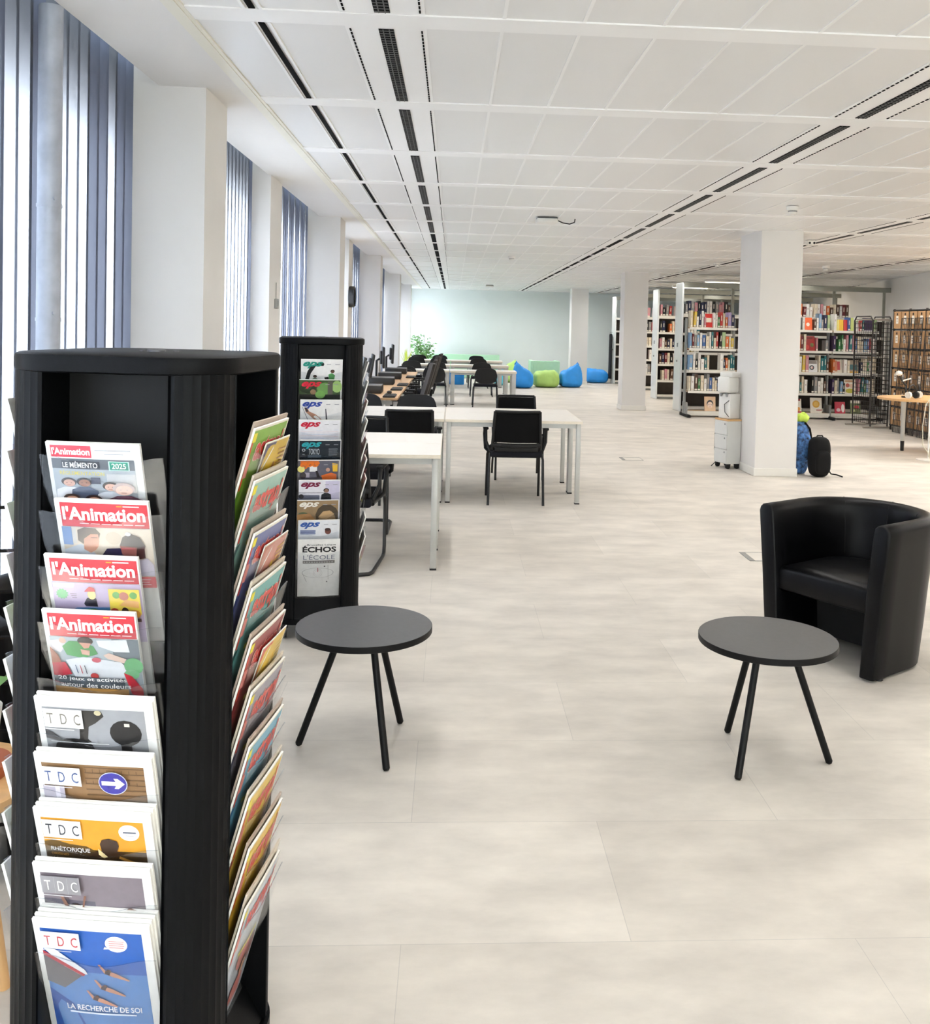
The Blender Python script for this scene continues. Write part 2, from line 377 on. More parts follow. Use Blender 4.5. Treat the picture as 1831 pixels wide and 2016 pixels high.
# free-standing white pillars with baseboards
for x0, x1, y0, y1 in ((3.39, 3.862, 10.50, 11.27), (3.375, 3.845, 18.90, 19.38), (3.36, 3.84, 27.3, 27.78)):
    b = MB(); b.box(((x0+x1)/2, (y0+y1)/2, 1.37), (x1-x0, y1-y0, 2.74))
    o = struct(b.build('pillar', M_WALL, smooth=0), 'white square pillar standing free in the room')
    b = MB(); b.box(((x0+x1)/2, (y0+y1)/2, 0.045), (x1-x0+0.026, y1-y0+0.026, 0.09), 0, 0.004, seg=1)
    b.build('baseboard', M_TRIM, o, smooth=0)

# ------------------------------------------------------------------ vertical blinds, one per window bay
M_SLAT = sheer('sheer_blind_fabric', (112, 117, 127), 0.5)
M_PALE = mat('blind_rail', (205, 206, 208), rough=0.5, noise=0.02)
def slat_mesh():
    b = MB(); w = 0.127
    b.grid(lambda u, v: ((u-0.5)*w, 0.010*math.cos((u-0.5)*PI), 0.10+v*2.80), 5, 1)
    o = b.build('slat', M_SLAT, recalc=False); return o
proto = slat_mesh(); M_SLAT2 = sheer('less_translucent_blind_fabric', (104, 111, 130), 0.085)  # greyer, less translucent copy of the fabric for some slats
proto2 = proto.copy(); proto2.data = proto.data.copy(); proto2.data.materials[0] = M_SLAT2
GREY_SLATS = {3: (20, 19, 17, 16, 11, 8, 2), 4: (0, -1), 5: 'most', 7: 'most', 8: 'some', 9: 'some', 10: 'most', 11: 'some'}
rnd = random.Random(4)
WHERE = {2: 'in the window behind the camera side', 3: 'in the nearest window, left of the first white pillar', 4: 'in the narrow second window right of the first pillar',
         5: 'in the third window, with wide grey folds', 6: 'in the bright window before the clock', 7: 'in the beige shaded window behind the clock', 8: 'in the window behind the office chairs',
         9: 'in the window beside the monitors', 10: 'in the farthest shaded window', 11: 'in the last window by the plants', 12: 'in the corner window at the far wall'}
for k in range(2, 13):
    a, c = BAYS[k]
    e = empty('vertical_blind', (-1.585, (a+c)/2, 0), 0, 'sheer grey vertical blind '+WHERE[k], 'blind', 'vertical blinds')
    w = c-a-0.004; b = MB(); b.box((0, 0, 2.895), (0.06, w, 0.04)); b.build('headrail', M_PALE, e, smooth=0)
    n = 21 if k == 3 else int(w/0.114)+1
    for q in range(n):
        y = -w/2+0.058+q*(w-0.116)/(n-1); d = GREY_SLATS.get(k, ())
        is_greyer = (q in d or q-n in d) if isinstance(d, tuple) else (q % 6 not in (1, 4) if d == 'most' else rnd.random() < 0.4)
        if k == 2 and q == 0: s = proto
        else: s = (proto2 if is_greyer else proto).copy(); COL.objects.link(s)
        s.parent = e; s.location = (0, y, 0)
        s.rotation_euler = (0, 0, math.radians(90-2+rnd.uniform(-1, 1)))
bpy.data.objects.remove(proto2)
b = MB(); b.cyl((0, 0, 0), (0, 0, 2.735), 0.042, n=20, cap=False)
for z in (0.7, 1.58, 2.0): b.cyl((0, 0, z), (0, 0, z+0.012), 0.0445, n=20)
for z in (0.73, 1.61, 2.03): b.cyl((0.03, -0.03, z), (0.036, -0.036, z), 0.006, n=8)
tag(b.build('steel_pipe', mat('galvanised_steel', (172, 178, 190), rough=0.5, metal=0.25, noise=0.12, nscale=14), loc=(-1.50, 3.655, 0)),
    'grey steel pipe rising to the ceiling before the nearest window blind', 'pipe')

# ------------------------------------------------------------------ lamps above the book stacks
def stack_lamp(x, y, label):
    e = empty('linear_lamp', (x, y, 0), 0, label, 'lamp', 'linear lamps over the book stacks')
    b = MB(); b.box((0, 0, 2.71), (0.9, 0.14, 0.05), 0, 0.008); b.build('housing', M_TRIM, e)
    b = MB(); b.box((0, 0, 2.68), (0.86, 0.10, 0.012)); b.build('tube', mat('lamp_tube', (255, 240, 214), emit=5.0), e, smooth=0)
    l = area_light('lamp_light', (x, y, 2.665), (0, 0, 0), 0.85, 0.10, 26, (1.0, 0.88, 0.72))
for x, y, t in ((5.9, 20.7, 'bright linear lamp over the first aisle of stacks'), 
                (5.9, 23.8, 'left bright linear lamp over the second aisle of stacks'), (7.9, 23.8, 'right bright linear lamp over the second aisle of stacks')):
    stack_lamp(x, y, t)
# ------------------------------------------------------------------ magazine racks
M_RACK = mat('rack_anthracite', (8, 9, 11), rough=0.45, spec=0.11, noise=0.05, nscale=30, bump=0.1, bscale=400)
M_RACKIN = mat('rack_inner_black', (9, 10, 11), rough=0.6, spec=0.3, noise=0.06)
M_CLEAR = clear('clear_acrylic', (0.965, 0.972, 0.98, 1), 0.013, 0.10)
M_EDGE = clear('acrylic_edge', (0.62, 0.66, 0.70, 1), 0.25, 0.2)
M_STEEL = mat('bright_steel', (190, 190, 190), rough=0.3, metal=1.0, noise=0.02)
M_RUBBER = mat('black_rubber', (18, 18, 19), rough=0.7, noise=0.05)
M_PAGE = mat('magazine_pages', (240, 238, 232), rough=0.6, noise=0.03, nscale=300, stretch=(1, 40, 1))
HF, HB = 0.207, 0.115           # half outer size, half bay width
TILT = math.radians(16)
def superellipse(a, n, p=5.0):          # square with generously rounded corners and faintly bowed sides
    pts = []; r = 0.112*a/0.221; m = n//4
    for q in range(4):
        ccx, ccy = [((a-r), (a-r)), ((r-a), (a-r)), ((r-a), (r-a)), ((a-r), (r-a))][q]
        for k in range(m): t = PI/2*q+PI/2*k/(m-1); pts.append((ccx+r*math.cos(t), ccy+r*math.sin(t)))
    return [(x*(1+0.012*(1-(y/a)**2)), y*(1+0.012*(1-(x/a)**2))) for x, y in pts]
def corner_profile():
    pts = [(HB, -HF+0.09), (HB, -HF)]; r = HF-HB-0.004; c = (HF-r, -HF+r)
    line = [(HB+(HF-r-HB)*k/7, -HF) for k in range(1, 8)]
    arc = [(c[0]+r*math.sin(t), c[1]-r*math.cos(t)) for t in [PI/2*k/18 for k in range(1, 18)]]
    line2 = [(HF, -HF+r+(HF-r-HB)*k/7) for k in range(0, 7)]
    raw = line+arc+line2; out = []
    for i, p in enumerate(raw):                      # shallow flutes along the outer face
        n = Vector((p[0]-c[0], p[1]-c[1])); n = Vector((max(n.x, 0), min(n.y, 0)))
        if p[1] <= -HF+1e-6 and p[0] < c[0]: n = Vector((0, -1))
        if p[0] >= HF-1e-6 and p[1] > c[1]: n = Vector((1, 0))
        n.normalize(); k = 0.0 if i % 2 else 0.0018
        out.append((p[0]-n.x*k, p[1]-n.y*k))
    return pts+out+[(HF, -HB), (HF-0.09, -HB)]
ROWZ = [1.353-0.1008*k for k in range(10)]
def pocket_bm():
    b = MB(); t = 0.0025
    def P(off):
        def f(u, v):
            x = (u-0.5)*2*(HB-0.001); top = -0.024*math.cos((u-0.5)*PI)**2
            z = -0.255+(0.255+top)*v
            return (x, -HF-0.016+(-z)*math.tan(TILT)+off, z)
        return f
    b.grid(P(0), 14, 4, 0); b.grid(P(t), 14, 4, 0)
    n = 15; rim = []
    for i in range(n):
        for off in (0, t): rim.append(P(off)(i/(n-1), 1.0))
    b.add(rim, [(2*i, 2*i+1, 2*i+3, 2*i+2) for i in range(n-1)], 1)
    y0 = -HF-0.016+0.255*math.tan(TILT)
    b.box((0, (y0-0.121)/2, -0.256), (2*(HB-0.001), abs(-0.121-y0), 0.003), 0)
    return b
def make_rack(loc, rz, label, faces, lift=0.0):
    e = empty('magazine_rack', (loc[0], loc[1], 0), rz, label, 'magazine rack')
    prof = corner_profile()
    for k in range(4):
        b = MB(); b.prism(prof, 0.09, 1.489+lift, 0, Matrix.Rotation(k*PI/2, 4, 'Z')); b.build('corner_post', M_RACK, e, smooth=30)
    b = MB(); b.box((0, 0, 0.795), (0.236, 0.236, 1.41)); b.build('core', M_RACKIN, e, smooth=0)
    b = MB(); n = 64
    rings = [(0.207, 1.487), (0.212, 1.490), (0.2135, 1.496), (0.2135, 1.513), (0.212, 1.519), (0.206, 1.522)]
    vs = []; fs = []
    for r, z in [(r, z+lift) for r, z in rings]: vs += [(p[0], p[1], z) for p in superellipse(r, n, 4.6)]
    for q in range(len(rings)-1): fs += [(q*n+i, q*n+(i+1) % n, (q+1)*n+(i+1) % n, (q+1)*n+i) for i in range(n)]
    fs += [tuple(range(n-1, -1, -1)), tuple(range((len(rings)-1)*n, len(rings)*n))]
    b.add(vs, fs); cap = b.build('top_cap', M_RACK, e, smooth=40)
    b = MB(); b.cyl((0, 0, 1.521+lift), (0, 0, 1.526+lift), 0.018, n=16)
    for sx in (-0.035, 0.035): b.cyl((sx, 0.012, 1.521+lift), (sx, 0.012, 1.5245+lift), 0.006, n=10)
    b.build('screw_plate', mat('grey_screw', (112, 112, 116), rough=0.35, metal=0.7), cap)
    b = MB(); b.prism(superellipse(0.214, 48, 4.6), 0.075, 0.10); b.build('base_plate', M_RACK, e)
    b = MB()
    for k in range(4): b.box((0, -0.185, 0.135), (2*HB-0.004, 0.006, 0.07), 0, 0, None); 
    b = MB()
    for k in range(4):
        R = Matrix.Rotation(k*PI/2, 4, 'Z')
        b.add([tuple(R @ Vector(p)) for p in ((-HB, -0.20, 0.10), (HB, -0.20, 0.10), (HB, -0.145, 0.20), (-HB, -0.145, 0.20))], [(0, 1, 2, 3)], 0)
    b.build('kick_panel', M_RACK, e, smooth=0)
    for sx in (-1, 1):
        for sy in (-1, 1):
            b = MB(); b.cyl((sx*0.165-0.014, sy*0.165, 0.036), (sx*0.165+0.014, sy*0.165, 0.036), 0.036, n=18)
            b.box((sx*0.165, sy*0.165, 0.066), (0.04, 0.05, 0.03), 0, 0.006)
            b.build('caster', M_RUBBER, e)
    pb = pocket_bm(); first = None
    for k in faces:
        for z in ROWZ:
            if first is None: o = first = pb.build('pocket', [M_CLEAR, M_EDGE], e, recalc=False)
            else: o = first.copy(); COL.objects.link(o); o.parent = e
            sh = 0.018 if k in (1, 3) else 0.0; o.location = (sh*math.sin(k*PI/2), -sh*math.cos(k*PI/2), z); o.rotation_euler = (0, 0, k*PI/2)
    return e
# pockets are modelled on face 0 about their own axis, so the turn happens about the rack's axis
RACK_A = ((-0.592, 1.959), -0.130); RACK_B = ((-0.684, 5.064), 0.142)
rack_a = make_rack(*RACK_A, 'tall near anthracite magazine rack holding the red titled magazines', (0, 1, 2, 3), 0.011)
rack_b = make_rack(*RACK_B, 'farther anthracite magazine rack behind the round table, holding sports magazines', (0, 1))

# ------------------------------------------------------------------ magazines and their printed covers
class Cover:
    def __init__(s, w, h): s.w, s.h, s.b, s.mats, s.ix, s.k = w, h, MB(), [], {}, 0; s.ts = 1.0; s.after = None
    def mi(s, c):
        c = tuple(c)
        if c not in s.ix: s.ix[c] = len(s.mats); s.mats.append(ink(c))
        return s.ix[c]
    def P(s, u, t):
        t = min(1.0, t*s.ts); return ((u-0.5)*s.w, -0.0002*s.k-0.0001-0.005*math.cos((u-0.5)*PI)*min(1, t*1.4+0.15), (1-t)*s.h)
    def poly(s, pts, c):
        s.k += 1; s.b.add([s.P(*p) for p in pts], [tuple(range(len(pts)))], s.mi(c)); return s
    def rect(s, u0, t0, u1, t1, c):
        s.k += 1; n = max(1, int((u1-u0)/0.08)); m = max(1, int((t1-t0)/0.08))
        s.b.grid(lambda a, d: s.P(u0+(u1-u0)*a, t0+(t1-t0)*d), n, m, s.mi(c)); return s
    def ell(s, u, t, ru, rt, c, n=16, a0=0, a1=2*PI):
        return s.poly([(u+ru*math.cos(a0+(a1-a0)*k/n), t+rt*math.sin(a0+(a1-a0)*k/n)) for k in range(n+(a1-a0 < 6))], c)
    def text(s, key, u0, t0, u1, t1, c, dk=1):
        vs, fs, gw, gh = GLYPH[key]; s.k += dk
        s.b.add([s.P(u0+(u1-u0)*x/gw, t1+(t0-t1)*y/gh) for x, y in vs], fs, s.mi(c)); return s
    def lines(s, u0, u1, t, n, dt, c, h=0.006):
        for k in range(n): s.rect(u0, t+k*dt, u1-0.05*(k % 2)*(u1-u0), t+k*dt+h, c)
        return s
    def person(s, u, t, r, hair, skin, cloth, body=True):
        a = s.w/s.h
        if body: s.poly([(u-r*2.1, t+r*5*a), (u-r*1.9, t+r*2.2*a), (u-r*0.7, t+r*1.3*a), (u+r*0.7, t+r*1.3*a), (u+r*1.9, t+r*2.2*a), (u+r*2.1, t+r*5*a)], cloth)
        s.ell(u, t-0.15*r*a, r*1.12, r*1.2*a, hair); s.ell(u+0.05*r, t+0.15*r*a, r*0.85, r*1.0*a, skin)
        s.ell(u-0.3*r, t+0.05*r*a, r*0.1, r*0.1*a, hair, 8); s.ell(u+0.35*r, t+0.05*r*a, r*0.1, r*0.1*a, hair, 8)
        s.rect(u-0.25*r, t+0.6*r*a, u+0.3*r, t+0.68*r*a, (150, 80, 75)); return s
MAG_N = {}
def magazine(rack, face, row, u, w, dz, draw, label, group, th=0.006, dy=0.0, edge=None, roll=0.0, bend=0.0, name='magazine', tilt=0.0):
    (cx, cy), rz = RACK_A if rack == 'a' else RACK_B
    z_top = ROWZ[row]+dz; z_bot = ROWZ[row]-0.2535
    h = (z_top-z_bot)/math.cos(TILT)
    b = MB()
    def F(a, d):
        return lambda uu, vv: ((uu-0.5)*w, d-0.005*math.cos((uu-0.5)*PI)*min(1, (1-vv)*1.4+0.15), vv*h)
    b.grid(F(0, 0), 8, 5, 0); n0 = len(b.v); b.grid(F(0, th), 8, 5, 0)
    nu, nv = 8, 5; st = nu+1
    rim = list(range(0, st))+[j*st+nu for j in range(1, nv+1)]+[nv*st+i for i in range(nu-1, -1, -1)]+[j*st for j in range(nv-1, 0, -1)]
    fs = [(rim[i], rim[(i+1) % len(rim)], n0+rim[(i+1) % len(rim)], n0+rim[i]) for i in range(len(rim))]
    b.add([], [], 0); b.f += fs; b.m += [1]*len(fs)
    pages = M_PAGE if edge is None else mat('pages_%d_%d_%d' % edge, edge, rough=0.6, noise=0.04, nscale=200)
    R = Matrix.Translation((cx, cy, 0)) @ Matrix.Rotation(rz+face*PI/2, 4, 'Z')
    y_top = -HF-0.005-dz*math.tan(TILT)+dy; y_bot = y_top+h*math.sin(TILT)
    M = R @ Matrix.Translation((u, y_bot, z_bot)) @ Matrix.Rotation(TILT+tilt, 4, 'X') @ Matrix.Rotation(roll, 4, 'Y')
    o = b.build(name, [pages, pages], None, M=M, smooth=35)
    tag(o, label, 'magazine', group)
    if draw is not None:
        c = Cover(w, h); draw(c); c.after and c.after(); c.b.build('cover', c.mats, o, recalc=False, smooth=0)
    return o

RED = (196, 44, 58); WHITE = (244, 243, 240); SKIN = (222, 168, 140); DARK = (38, 36, 44)
def anim_head(c):
    c.rect(0, 0, 1, 1, (224, 220, 214)); c.ts = 0.60
    c.rect(0, 0, 1, 1, WHITE)
    c.rect(0.055, 0.035, 0.985, 0.31, RED); c.rect(0.66, 0.055, 0.72, 0.068, (240, 150, 40)); c.rect(0.73, 0.055, 0.90, 0.068, WHITE)
    c.text(("l'Animation", 0.034, 0), 0.075, 0.075, 0.955, 0.235, WHITE)
    for k in range(6): c.rect(0.25+k*0.118, 0.262, 0.25+k*0.118+0.10, 0.272, (242, 214, 214))
def cov_memento(c):
    c.ts = 0.53
    c.rect(0, 0, 1, 1, (236, 238, 238)); c.rect(0.045, 0.035, 0.48, 0.185, (200, 60, 78)); c.text(("l'Animation", 0.034, 0), 0.055, 0.065, 0.465, 0.155, WHITE)
    c.lines(0.52, 0.90, 0.08, 1, 0.05, (170, 172, 178), 0.014); c.lines(0.62, 0.82, 0.125, 1, 0.05, (170, 172, 178), 0.014)
    c.rect(0.045, 0.2, 0.925, 1, (176, 184, 192)); c.rect(0.045, 0.2, 0.925, 0.33, (92, 98, 106)); c.rect(0.62, 0.38, 0.925, 0.62, (205, 205, 206))
    c.rect(0.15, 0.225, 0.56, 0.325, (56, 60, 68)); c.text(('LE MÉMENTO', 0.015, 0), 0.16, 0.228, 0.535, 0.312, WHITE)
    c.text(('RÉGLEMENTATION', 0.01, 0), 0.12, 0.345, 0.60, 0.405, (222, 206, 96))
    c.rect(0.655, 0.215, 0.875, 0.335, (190, 226, 216)); c.rect(0.668, 0.225, 0.862, 0.325, (42, 140, 118)); c.text(('2025', 0.02, 0), 0.69, 0.24, 0.84, 0.31, WHITE)
    c.person(0.21, 0.50, 0.075, (60, 50, 46), (216, 170, 148), (232, 232, 236)); c.person(0.38, 0.49, 0.075, (44, 38, 36), (168, 120, 96), (84, 96, 120))
    c.rect(0.46, 0.42, 0.56, 0.50, (52, 56, 78)); c.person(0.66, 0.53, 0.075, (70, 60, 54), (220, 178, 160), (200, 205, 214)); c.person(0.80, 0.56, 0.105, (196, 176, 172), (232, 196, 182), (110, 70, 90))
    c.person(0.24, 0.70, 0.085, (62, 42, 34), (212, 162, 136), (190, 92, 80)); c.person(0.48, 0.70, 0.085, (48, 32, 30), (206, 156, 132), (70, 120, 140)); c.person(0.92, 0.74, 0.06, (50, 30, 60), (190, 140, 120), (60, 50, 90))
def cov_teach(c):
    anim_head(c); c.rect(0.05, 0.31, 1, 1, (222, 208, 190)); c.rect(0.05, 0.31, 0.155, 0.52, (112, 140, 184)); c.rect(0.16, 0.31, 0.20, 0.5, (214, 208, 200))
    c.ell(0.60, 0.42, 0.085, 0.075, (206, 190, 170)); c.poly([(0.05, 0.58), (0.24, 0.50), (0.34, 0.56), (0.44, 0.66), (0.5, 0.8), (0.05, 0.8)], (214, 220, 228))
    c.poly([(0.22, 0.34), (0.30, 0.305), (0.42, 0.315), (0.465, 0.37), (0.44, 0.44), (0.33, 0.43), (0.27, 0.50), (0.215, 0.46)], (112, 96, 84))
    c.poly([(0.28, 0.44), (0.36, 0.38), (0.44, 0.38), (0.445, 0.46), (0.43, 0.52), (0.40, 0.56), (0.34, 0.60), (0.27, 0.56)], (208, 152, 126))
    c.rect(0.36, 0.415, 0.43, 0.423, (90, 60, 60)); c.poly([(0.46, 0.62), (0.52, 0.54), (0.66, 0.53), (0.74, 0.62), (0.70, 0.72), (0.46, 0.72)], (40, 36, 70))
    c.poly([(0.66, 0.50), (0.70, 0.40), (0.78, 0.355), (0.88, 0.40), (0.93, 0.50), (0.90, 0.60), (0.70, 0.56)], (92, 84, 84)); c.ell(0.76, 0.365, 0.03, 0.022, (222, 222, 230))
    c.poly([(0.66, 0.50), (0.86, 0.52), (0.84, 0.60), (0.76, 0.66), (0.68, 0.60)], (156, 92, 84)); c.rect(0.68, 0.525, 0.82, 0.54, (196, 92, 100)); c.poly([(0.84, 0.52), (0.92, 0.50), (0.92, 0.64), (0.82, 0.66)], (70, 36, 34))
    c.poly([(0.72, 0.70), (0.94, 0.64), (1, 0.72), (1, 0.85), (0.7, 0.85)], (196, 188, 204)); c.rect(0.55, 0.86, 1, 0.99, RED); c.lines(0.6, 0.95, 0.89, 3, 0.03, WHITE)
def cov_cartoon(c):
    anim_head(c); c.rect(0.05, 0.31, 1, 1, (196, 178, 206)); c.poly([(0.06, 0.32), (0.30, 0.32), (0.28, 0.37), (0.06, 0.37)], WHITE)
    c.poly([(0.15+(0.072 if k % 2 else 0.055)*math.cos(2*PI*k/24), 0.45+(0.066 if k % 2 else 0.05)*math.sin(2*PI*k/24)) for k in range(24)], (84, 176, 110))
    for k in range(3): c.rect(0.24+0.01*k, 0.44+0.02*k, 0.31, 0.446+0.02*k, DARK)
    c.poly([(0.38, 0.55), (0.42, 0.48), (0.52, 0.48), (0.53, 0.58), (0.40, 0.58)], (34, 32, 44)); c.ell(0.475, 0.44, 0.045, 0.055, (240, 212, 140)); c.poly([(0.40, 0.405), (0.52, 0.40), (0.51, 0.355), (0.46, 0.345), (0.43, 0.37)], (190, 50, 56))
    c.poly([(0.10, 0.72), (0.30, 0.60), (0.66, 0.58), (0.70, 0.62), (0.55, 0.74), (0.15, 0.80)], (66, 128, 190)); c.poly([(0.24, 0.70), (0.33, 0.62), (0.50, 0.60), (0.58, 0.64), (0.50, 0.71), (0.30, 0.74)], (64, 150, 62)); c.ell(0.42, 0.66, 0.05, 0.03, (150, 206, 130))
    c.rect(0.66, 0.36, 0.985, 0.66, (240, 214, 80)); c.ell(0.74, 0.43, 0.04, 0.04, (110, 170, 90)); c.ell(0.92, 0.43, 0.04, 0.04, (110, 170, 90)); c.ell(0.82, 0.44, 0.05, 0.05, (190, 120, 100)); c.poly([(0.76, 0.55), (0.84, 0.48), (0.97, 0.5), (0.97, 0.58)], (232, 176, 110))
    c.ell(0.71, 0.64, 0.05, 0.06, (180, 58, 44)); c.ell(0.82, 0.63, 0.04, 0.06, (60, 38, 40)); c.ell(0.92, 0.65, 0.06, 0.05, (216, 150, 60)); c.rect(0.68, 0.70, 0.98, 0.74, (70, 40, 40))
def cov_colours(c):
    anim_head(c); c.rect(0.05, 0.31, 1, 1, (178, 190, 196)); c.rect(0.72, 0.31, 1, 0.62, (112, 122, 130)); c.poly([(0.05, 0.36), (0.17, 0.34), (0.23, 0.40), (0.15, 0.50), (0.05, 0.46)], (224, 220, 222)); c.ell(0.19, 0.35, 0.04, 0.035, (214, 176, 156))
    c.poly([(0.56, 0.33), (0.88, 0.31), (0.9, 0.46), (0.74, 0.46), (0.58, 0.40)], (238, 238, 240)); c.poly([(0.18, 0.42), (0.26, 0.35), (0.42, 0.35), (0.52, 0.40), (0.56, 0.49), (0.40, 0.55), (0.22, 0.52)], (70, 150, 80))
    c.ell(0.44, 0.34, 0.085, 0.05, (58, 46, 42)); c.poly([(0.37, 0.36), (0.5, 0.365), (0.47, 0.42), (0.42, 0.43)], (206, 150, 128)); c.poly([(0.38, 0.44), (0.48, 0.45), (0.47, 0.51), (0.39, 0.5)], (216, 170, 150))
    c.poly([(0.20, 0.58), (0.40, 0.53), (0.80, 0.58), (0.94, 0.78), (0.30, 0.82)], (236, 238, 242)); c.poly([(0.62, 0.50), (0.68, 0.47), (0.86, 0.54), (0.83, 0.59), (0.66, 0.54)], (226, 196, 180)); c.ell(0.54, 0.56, 0.05, 0.03, (196, 80, 96)); c.ell(0.50, 0.755, 0.045, 0.035, (176, 60, 60))
    for k, col in enumerate(((70, 90, 130), (190, 70, 80), (90, 90, 100))): c.poly([(0.30+0.05*k, 0.63), (0.307+0.05*k, 0.63), (0.327+0.05*k, 0.73), (0.318+0.05*k, 0.73)], col)
    c.ell(0.93, 0.62, 0.10, 0.10, (96, 170, 110)); c.ell(0.90, 0.72, 0.08, 0.06, (120, 180, 130)); c.poly([(0.05, 0.42), (0.13, 0.52), (0.16, 0.62), (0.22, 0.72), (0.05, 0.72)], (150, 84, 60)); c.poly([(0.05, 0.62), (0.2, 0.60), (0.26, 0.74), (0.05, 0.80)], (176, 48, 62)); c.poly([(0.82, 0.70), (0.9, 0.74), (1, 0.9), (1, 1), (0.88, 0.96)], RED)
    c.rect(0.05, 0.77, 0.82, 0.90, (84, 92, 100)); c.rect(0.05, 0.90, 0.85, 1, (206, 156, 84)); c.text(('20 jeux et activités', 0.012, 0), 0.10, 0.765, 0.84, 0.825, WHITE); c.text(('autour des couleurs', 0.012, 0), 0.12, 0.835, 0.88, 0.893, WHITE)
def tdc_head(c, bg, ink_c, plate=WHITE):
    c.rect(0, 0, 1, 1, WHITE); c.ts = 0.77; c.rect(0.055, 0.075, 0.925, 1.29, bg); c.after = lambda: tdc_plate(c, ink_c, plate)
def tdc_plate(c, ink_c, plate):
    c.rect(0.065, 0.085, 0.40, 0.235, plate)
    for k, L in enumerate('TDC'):
        c.rect(0.07+0.112*k, 0.09, 0.071+0.112*k, 0.23, (200, 204, 206)); c.text((L, 0, 0), 0.095+0.115*k, 0.12, 0.150+0.115*k, 0.205, ink_c)
    c.rect(0.07, 0.243, 0.32, 0.249, (225, 225, 225))
def cov_black(c):
    tdc_head(c, (150, 152, 156), (120, 116, 108)); c.poly([(0.38, 0.09), (0.56, 0.09), (0.58, 0.13), (0.50, 0.19), (0.44, 0.22), (0.42, 0.32), (0.45, 0.345), (0.32, 0.345), (0.35, 0.32), (0.36, 0.22)], (44, 42, 40)); c.ell(0.53, 0.105, 0.03, 0.02, (196, 186, 150))
    c.ell(0.75, 0.26, 0.135, 0.105, (26, 25, 26)); c.rect(0.745, 0.18, 0.79, 0.205, (210, 206, 196)); c.rect(0.70, 0.33, 0.79, 0.42, (30, 29, 30)); c.ell(0.30, 0.40, 0.17, 0.08, (36, 35, 37)); c.poly([(0.06, 0.26), (0.12, 0.28), (0.2, 0.33), (0.22, 0.36), (0.06, 0.33)], (60, 60, 64)); c.rect(0.055, 0.42, 0.925, 0.6, (48, 47, 50)); c.rect(0.1, 0.35, 0.6, 0.356, (226, 228, 228))
def cov_arrow(c):
    tdc_head(c, (140, 108, 74), (62, 86, 140))
    for k in range(8): c.rect(0.42, 0.09+0.045*k, 0.925, 0.098+0.045*k, (104, 78, 52))
    for k in range(16): c.rect(0.43+0.062*(k % 8), 0.10+0.09*(k//8), 0.436+0.062*(k % 8), 0.13+0.09*(k//8), (104, 78, 52))
    c.rect(0.055, 0.25, 0.24, 0.6, (176, 170, 186)); c.rect(0.16, 0.25, 0.2, 0.6, (214, 210, 222))
    c.ell(0.665, 0.20, 0.122, 0.093, (200, 205, 226), 28); c.ell(0.665, 0.20, 0.115, 0.087, (60, 56, 150), 28)
    c.poly([(0.57, 0.183), (0.69, 0.183), (0.675, 0.158), (0.71, 0.158), (0.765, 0.20), (0.71, 0.242), (0.675, 0.242), (0.69, 0.217), (0.57, 0.217)], WHITE)
    c.rect(0.40, 0.345, 0.86, 0.6, (192, 172, 140)); c.rect(0.43, 0.365, 0.83, 0.6, (120, 132, 156)); c.ell(0.56, 0.44, 0.08, 0.04, (226, 226, 236)); c.ell(0.72, 0.42, 0.08, 0.05, (128, 150, 110)); c.ell(0.64, 0.41, 0.06, 0.03, (110, 92, 160))
def cov_gold(c):
    tdc_head(c, (214, 152, 42), (52, 56, 66)); c.rect(0.055, 0.33, 0.925, 0.6, (70, 52, 30)); c.poly([(0.055, 0.28), (0.14, 0.26), (0.28, 0.29), (0.42, 0.30), (0.5, 0.34), (0.055, 0.36)], (110, 84, 40)); c.ell(0.80, 0.165, 0.088, 0.068, WHITE, 24); c.rect(0.75, 0.155, 0.86, 0.17, (120, 124, 140)); c.rect(0.77, 0.185, 0.84, 0.191, (190, 190, 196))
    c.poly([(0.54, 0.27), (0.56, 0.235), (0.62, 0.22), (0.69, 0.24), (0.70, 0.28), (0.68, 0.33), (0.74, 0.37), (0.86, 0.42), (0.84, 0.44), (0.70, 0.42), (0.70, 0.6), (0.44, 0.6), (0.46, 0.36), (0.55, 0.33)], (58, 38, 24)); c.poly([(0.52, 0.31), (0.545, 0.33), (0.60, 0.38), (0.56, 0.39), (0.52, 0.36)], (236, 214, 160)); c.poly([(0.70, 0.365), (0.88, 0.43), (0.86, 0.445), (0.69, 0.385)], (216, 160, 70))
    c.text(('RHÉTORIQUE', 0.015, 0), 0.11, 0.305, 0.45, 0.355, WHITE); c.text(('ORIGINES', 0, 0), 0.11, 0.365, 0.26, 0.385, (220, 160, 70)); c.text(('& ÉVOLUTION', 0, 0), 0.12, 0.395, 0.32, 0.415, (220, 210, 190))
def cov_grey(c):
    tdc_head(c, (126, 116, 124), WHITE, (148, 146, 150)); c.rect(0.055, 0.36, 0.925, 0.6, (66, 70, 90)); c.rect(0.055, 0.3, 0.5, 0.4, (92, 88, 100))
    for u, t in ((0.33, 0.36), (0.50, 0.40), (0.66, 0.395)): c.person(u, t, 0.045, (30, 26, 26), (122, 84, 70), (36, 36, 46))
    for pts in ([(0.21, 0.25), (0.24, 0.26), (0.28, 0.34), (0.34, 0.38), (0.32, 0.40), (0.25, 0.36)], [(0.42, 0.24), (0.44, 0.24), (0.42, 0.30), (0.40, 0.38), (0.385, 0.38)], [(0.70, 0.39), (0.80, 0.32), (0.86, 0.34), (0.92, 0.38), (0.9, 0.39), (0.81, 0.345), (0.72, 0.41)]): c.poly(pts, (130, 92, 74))
    c.poly([(0.40, 0.42), (0.55, 0.45), (0.6, 0.6), (0.38, 0.6)], (226, 226, 232))
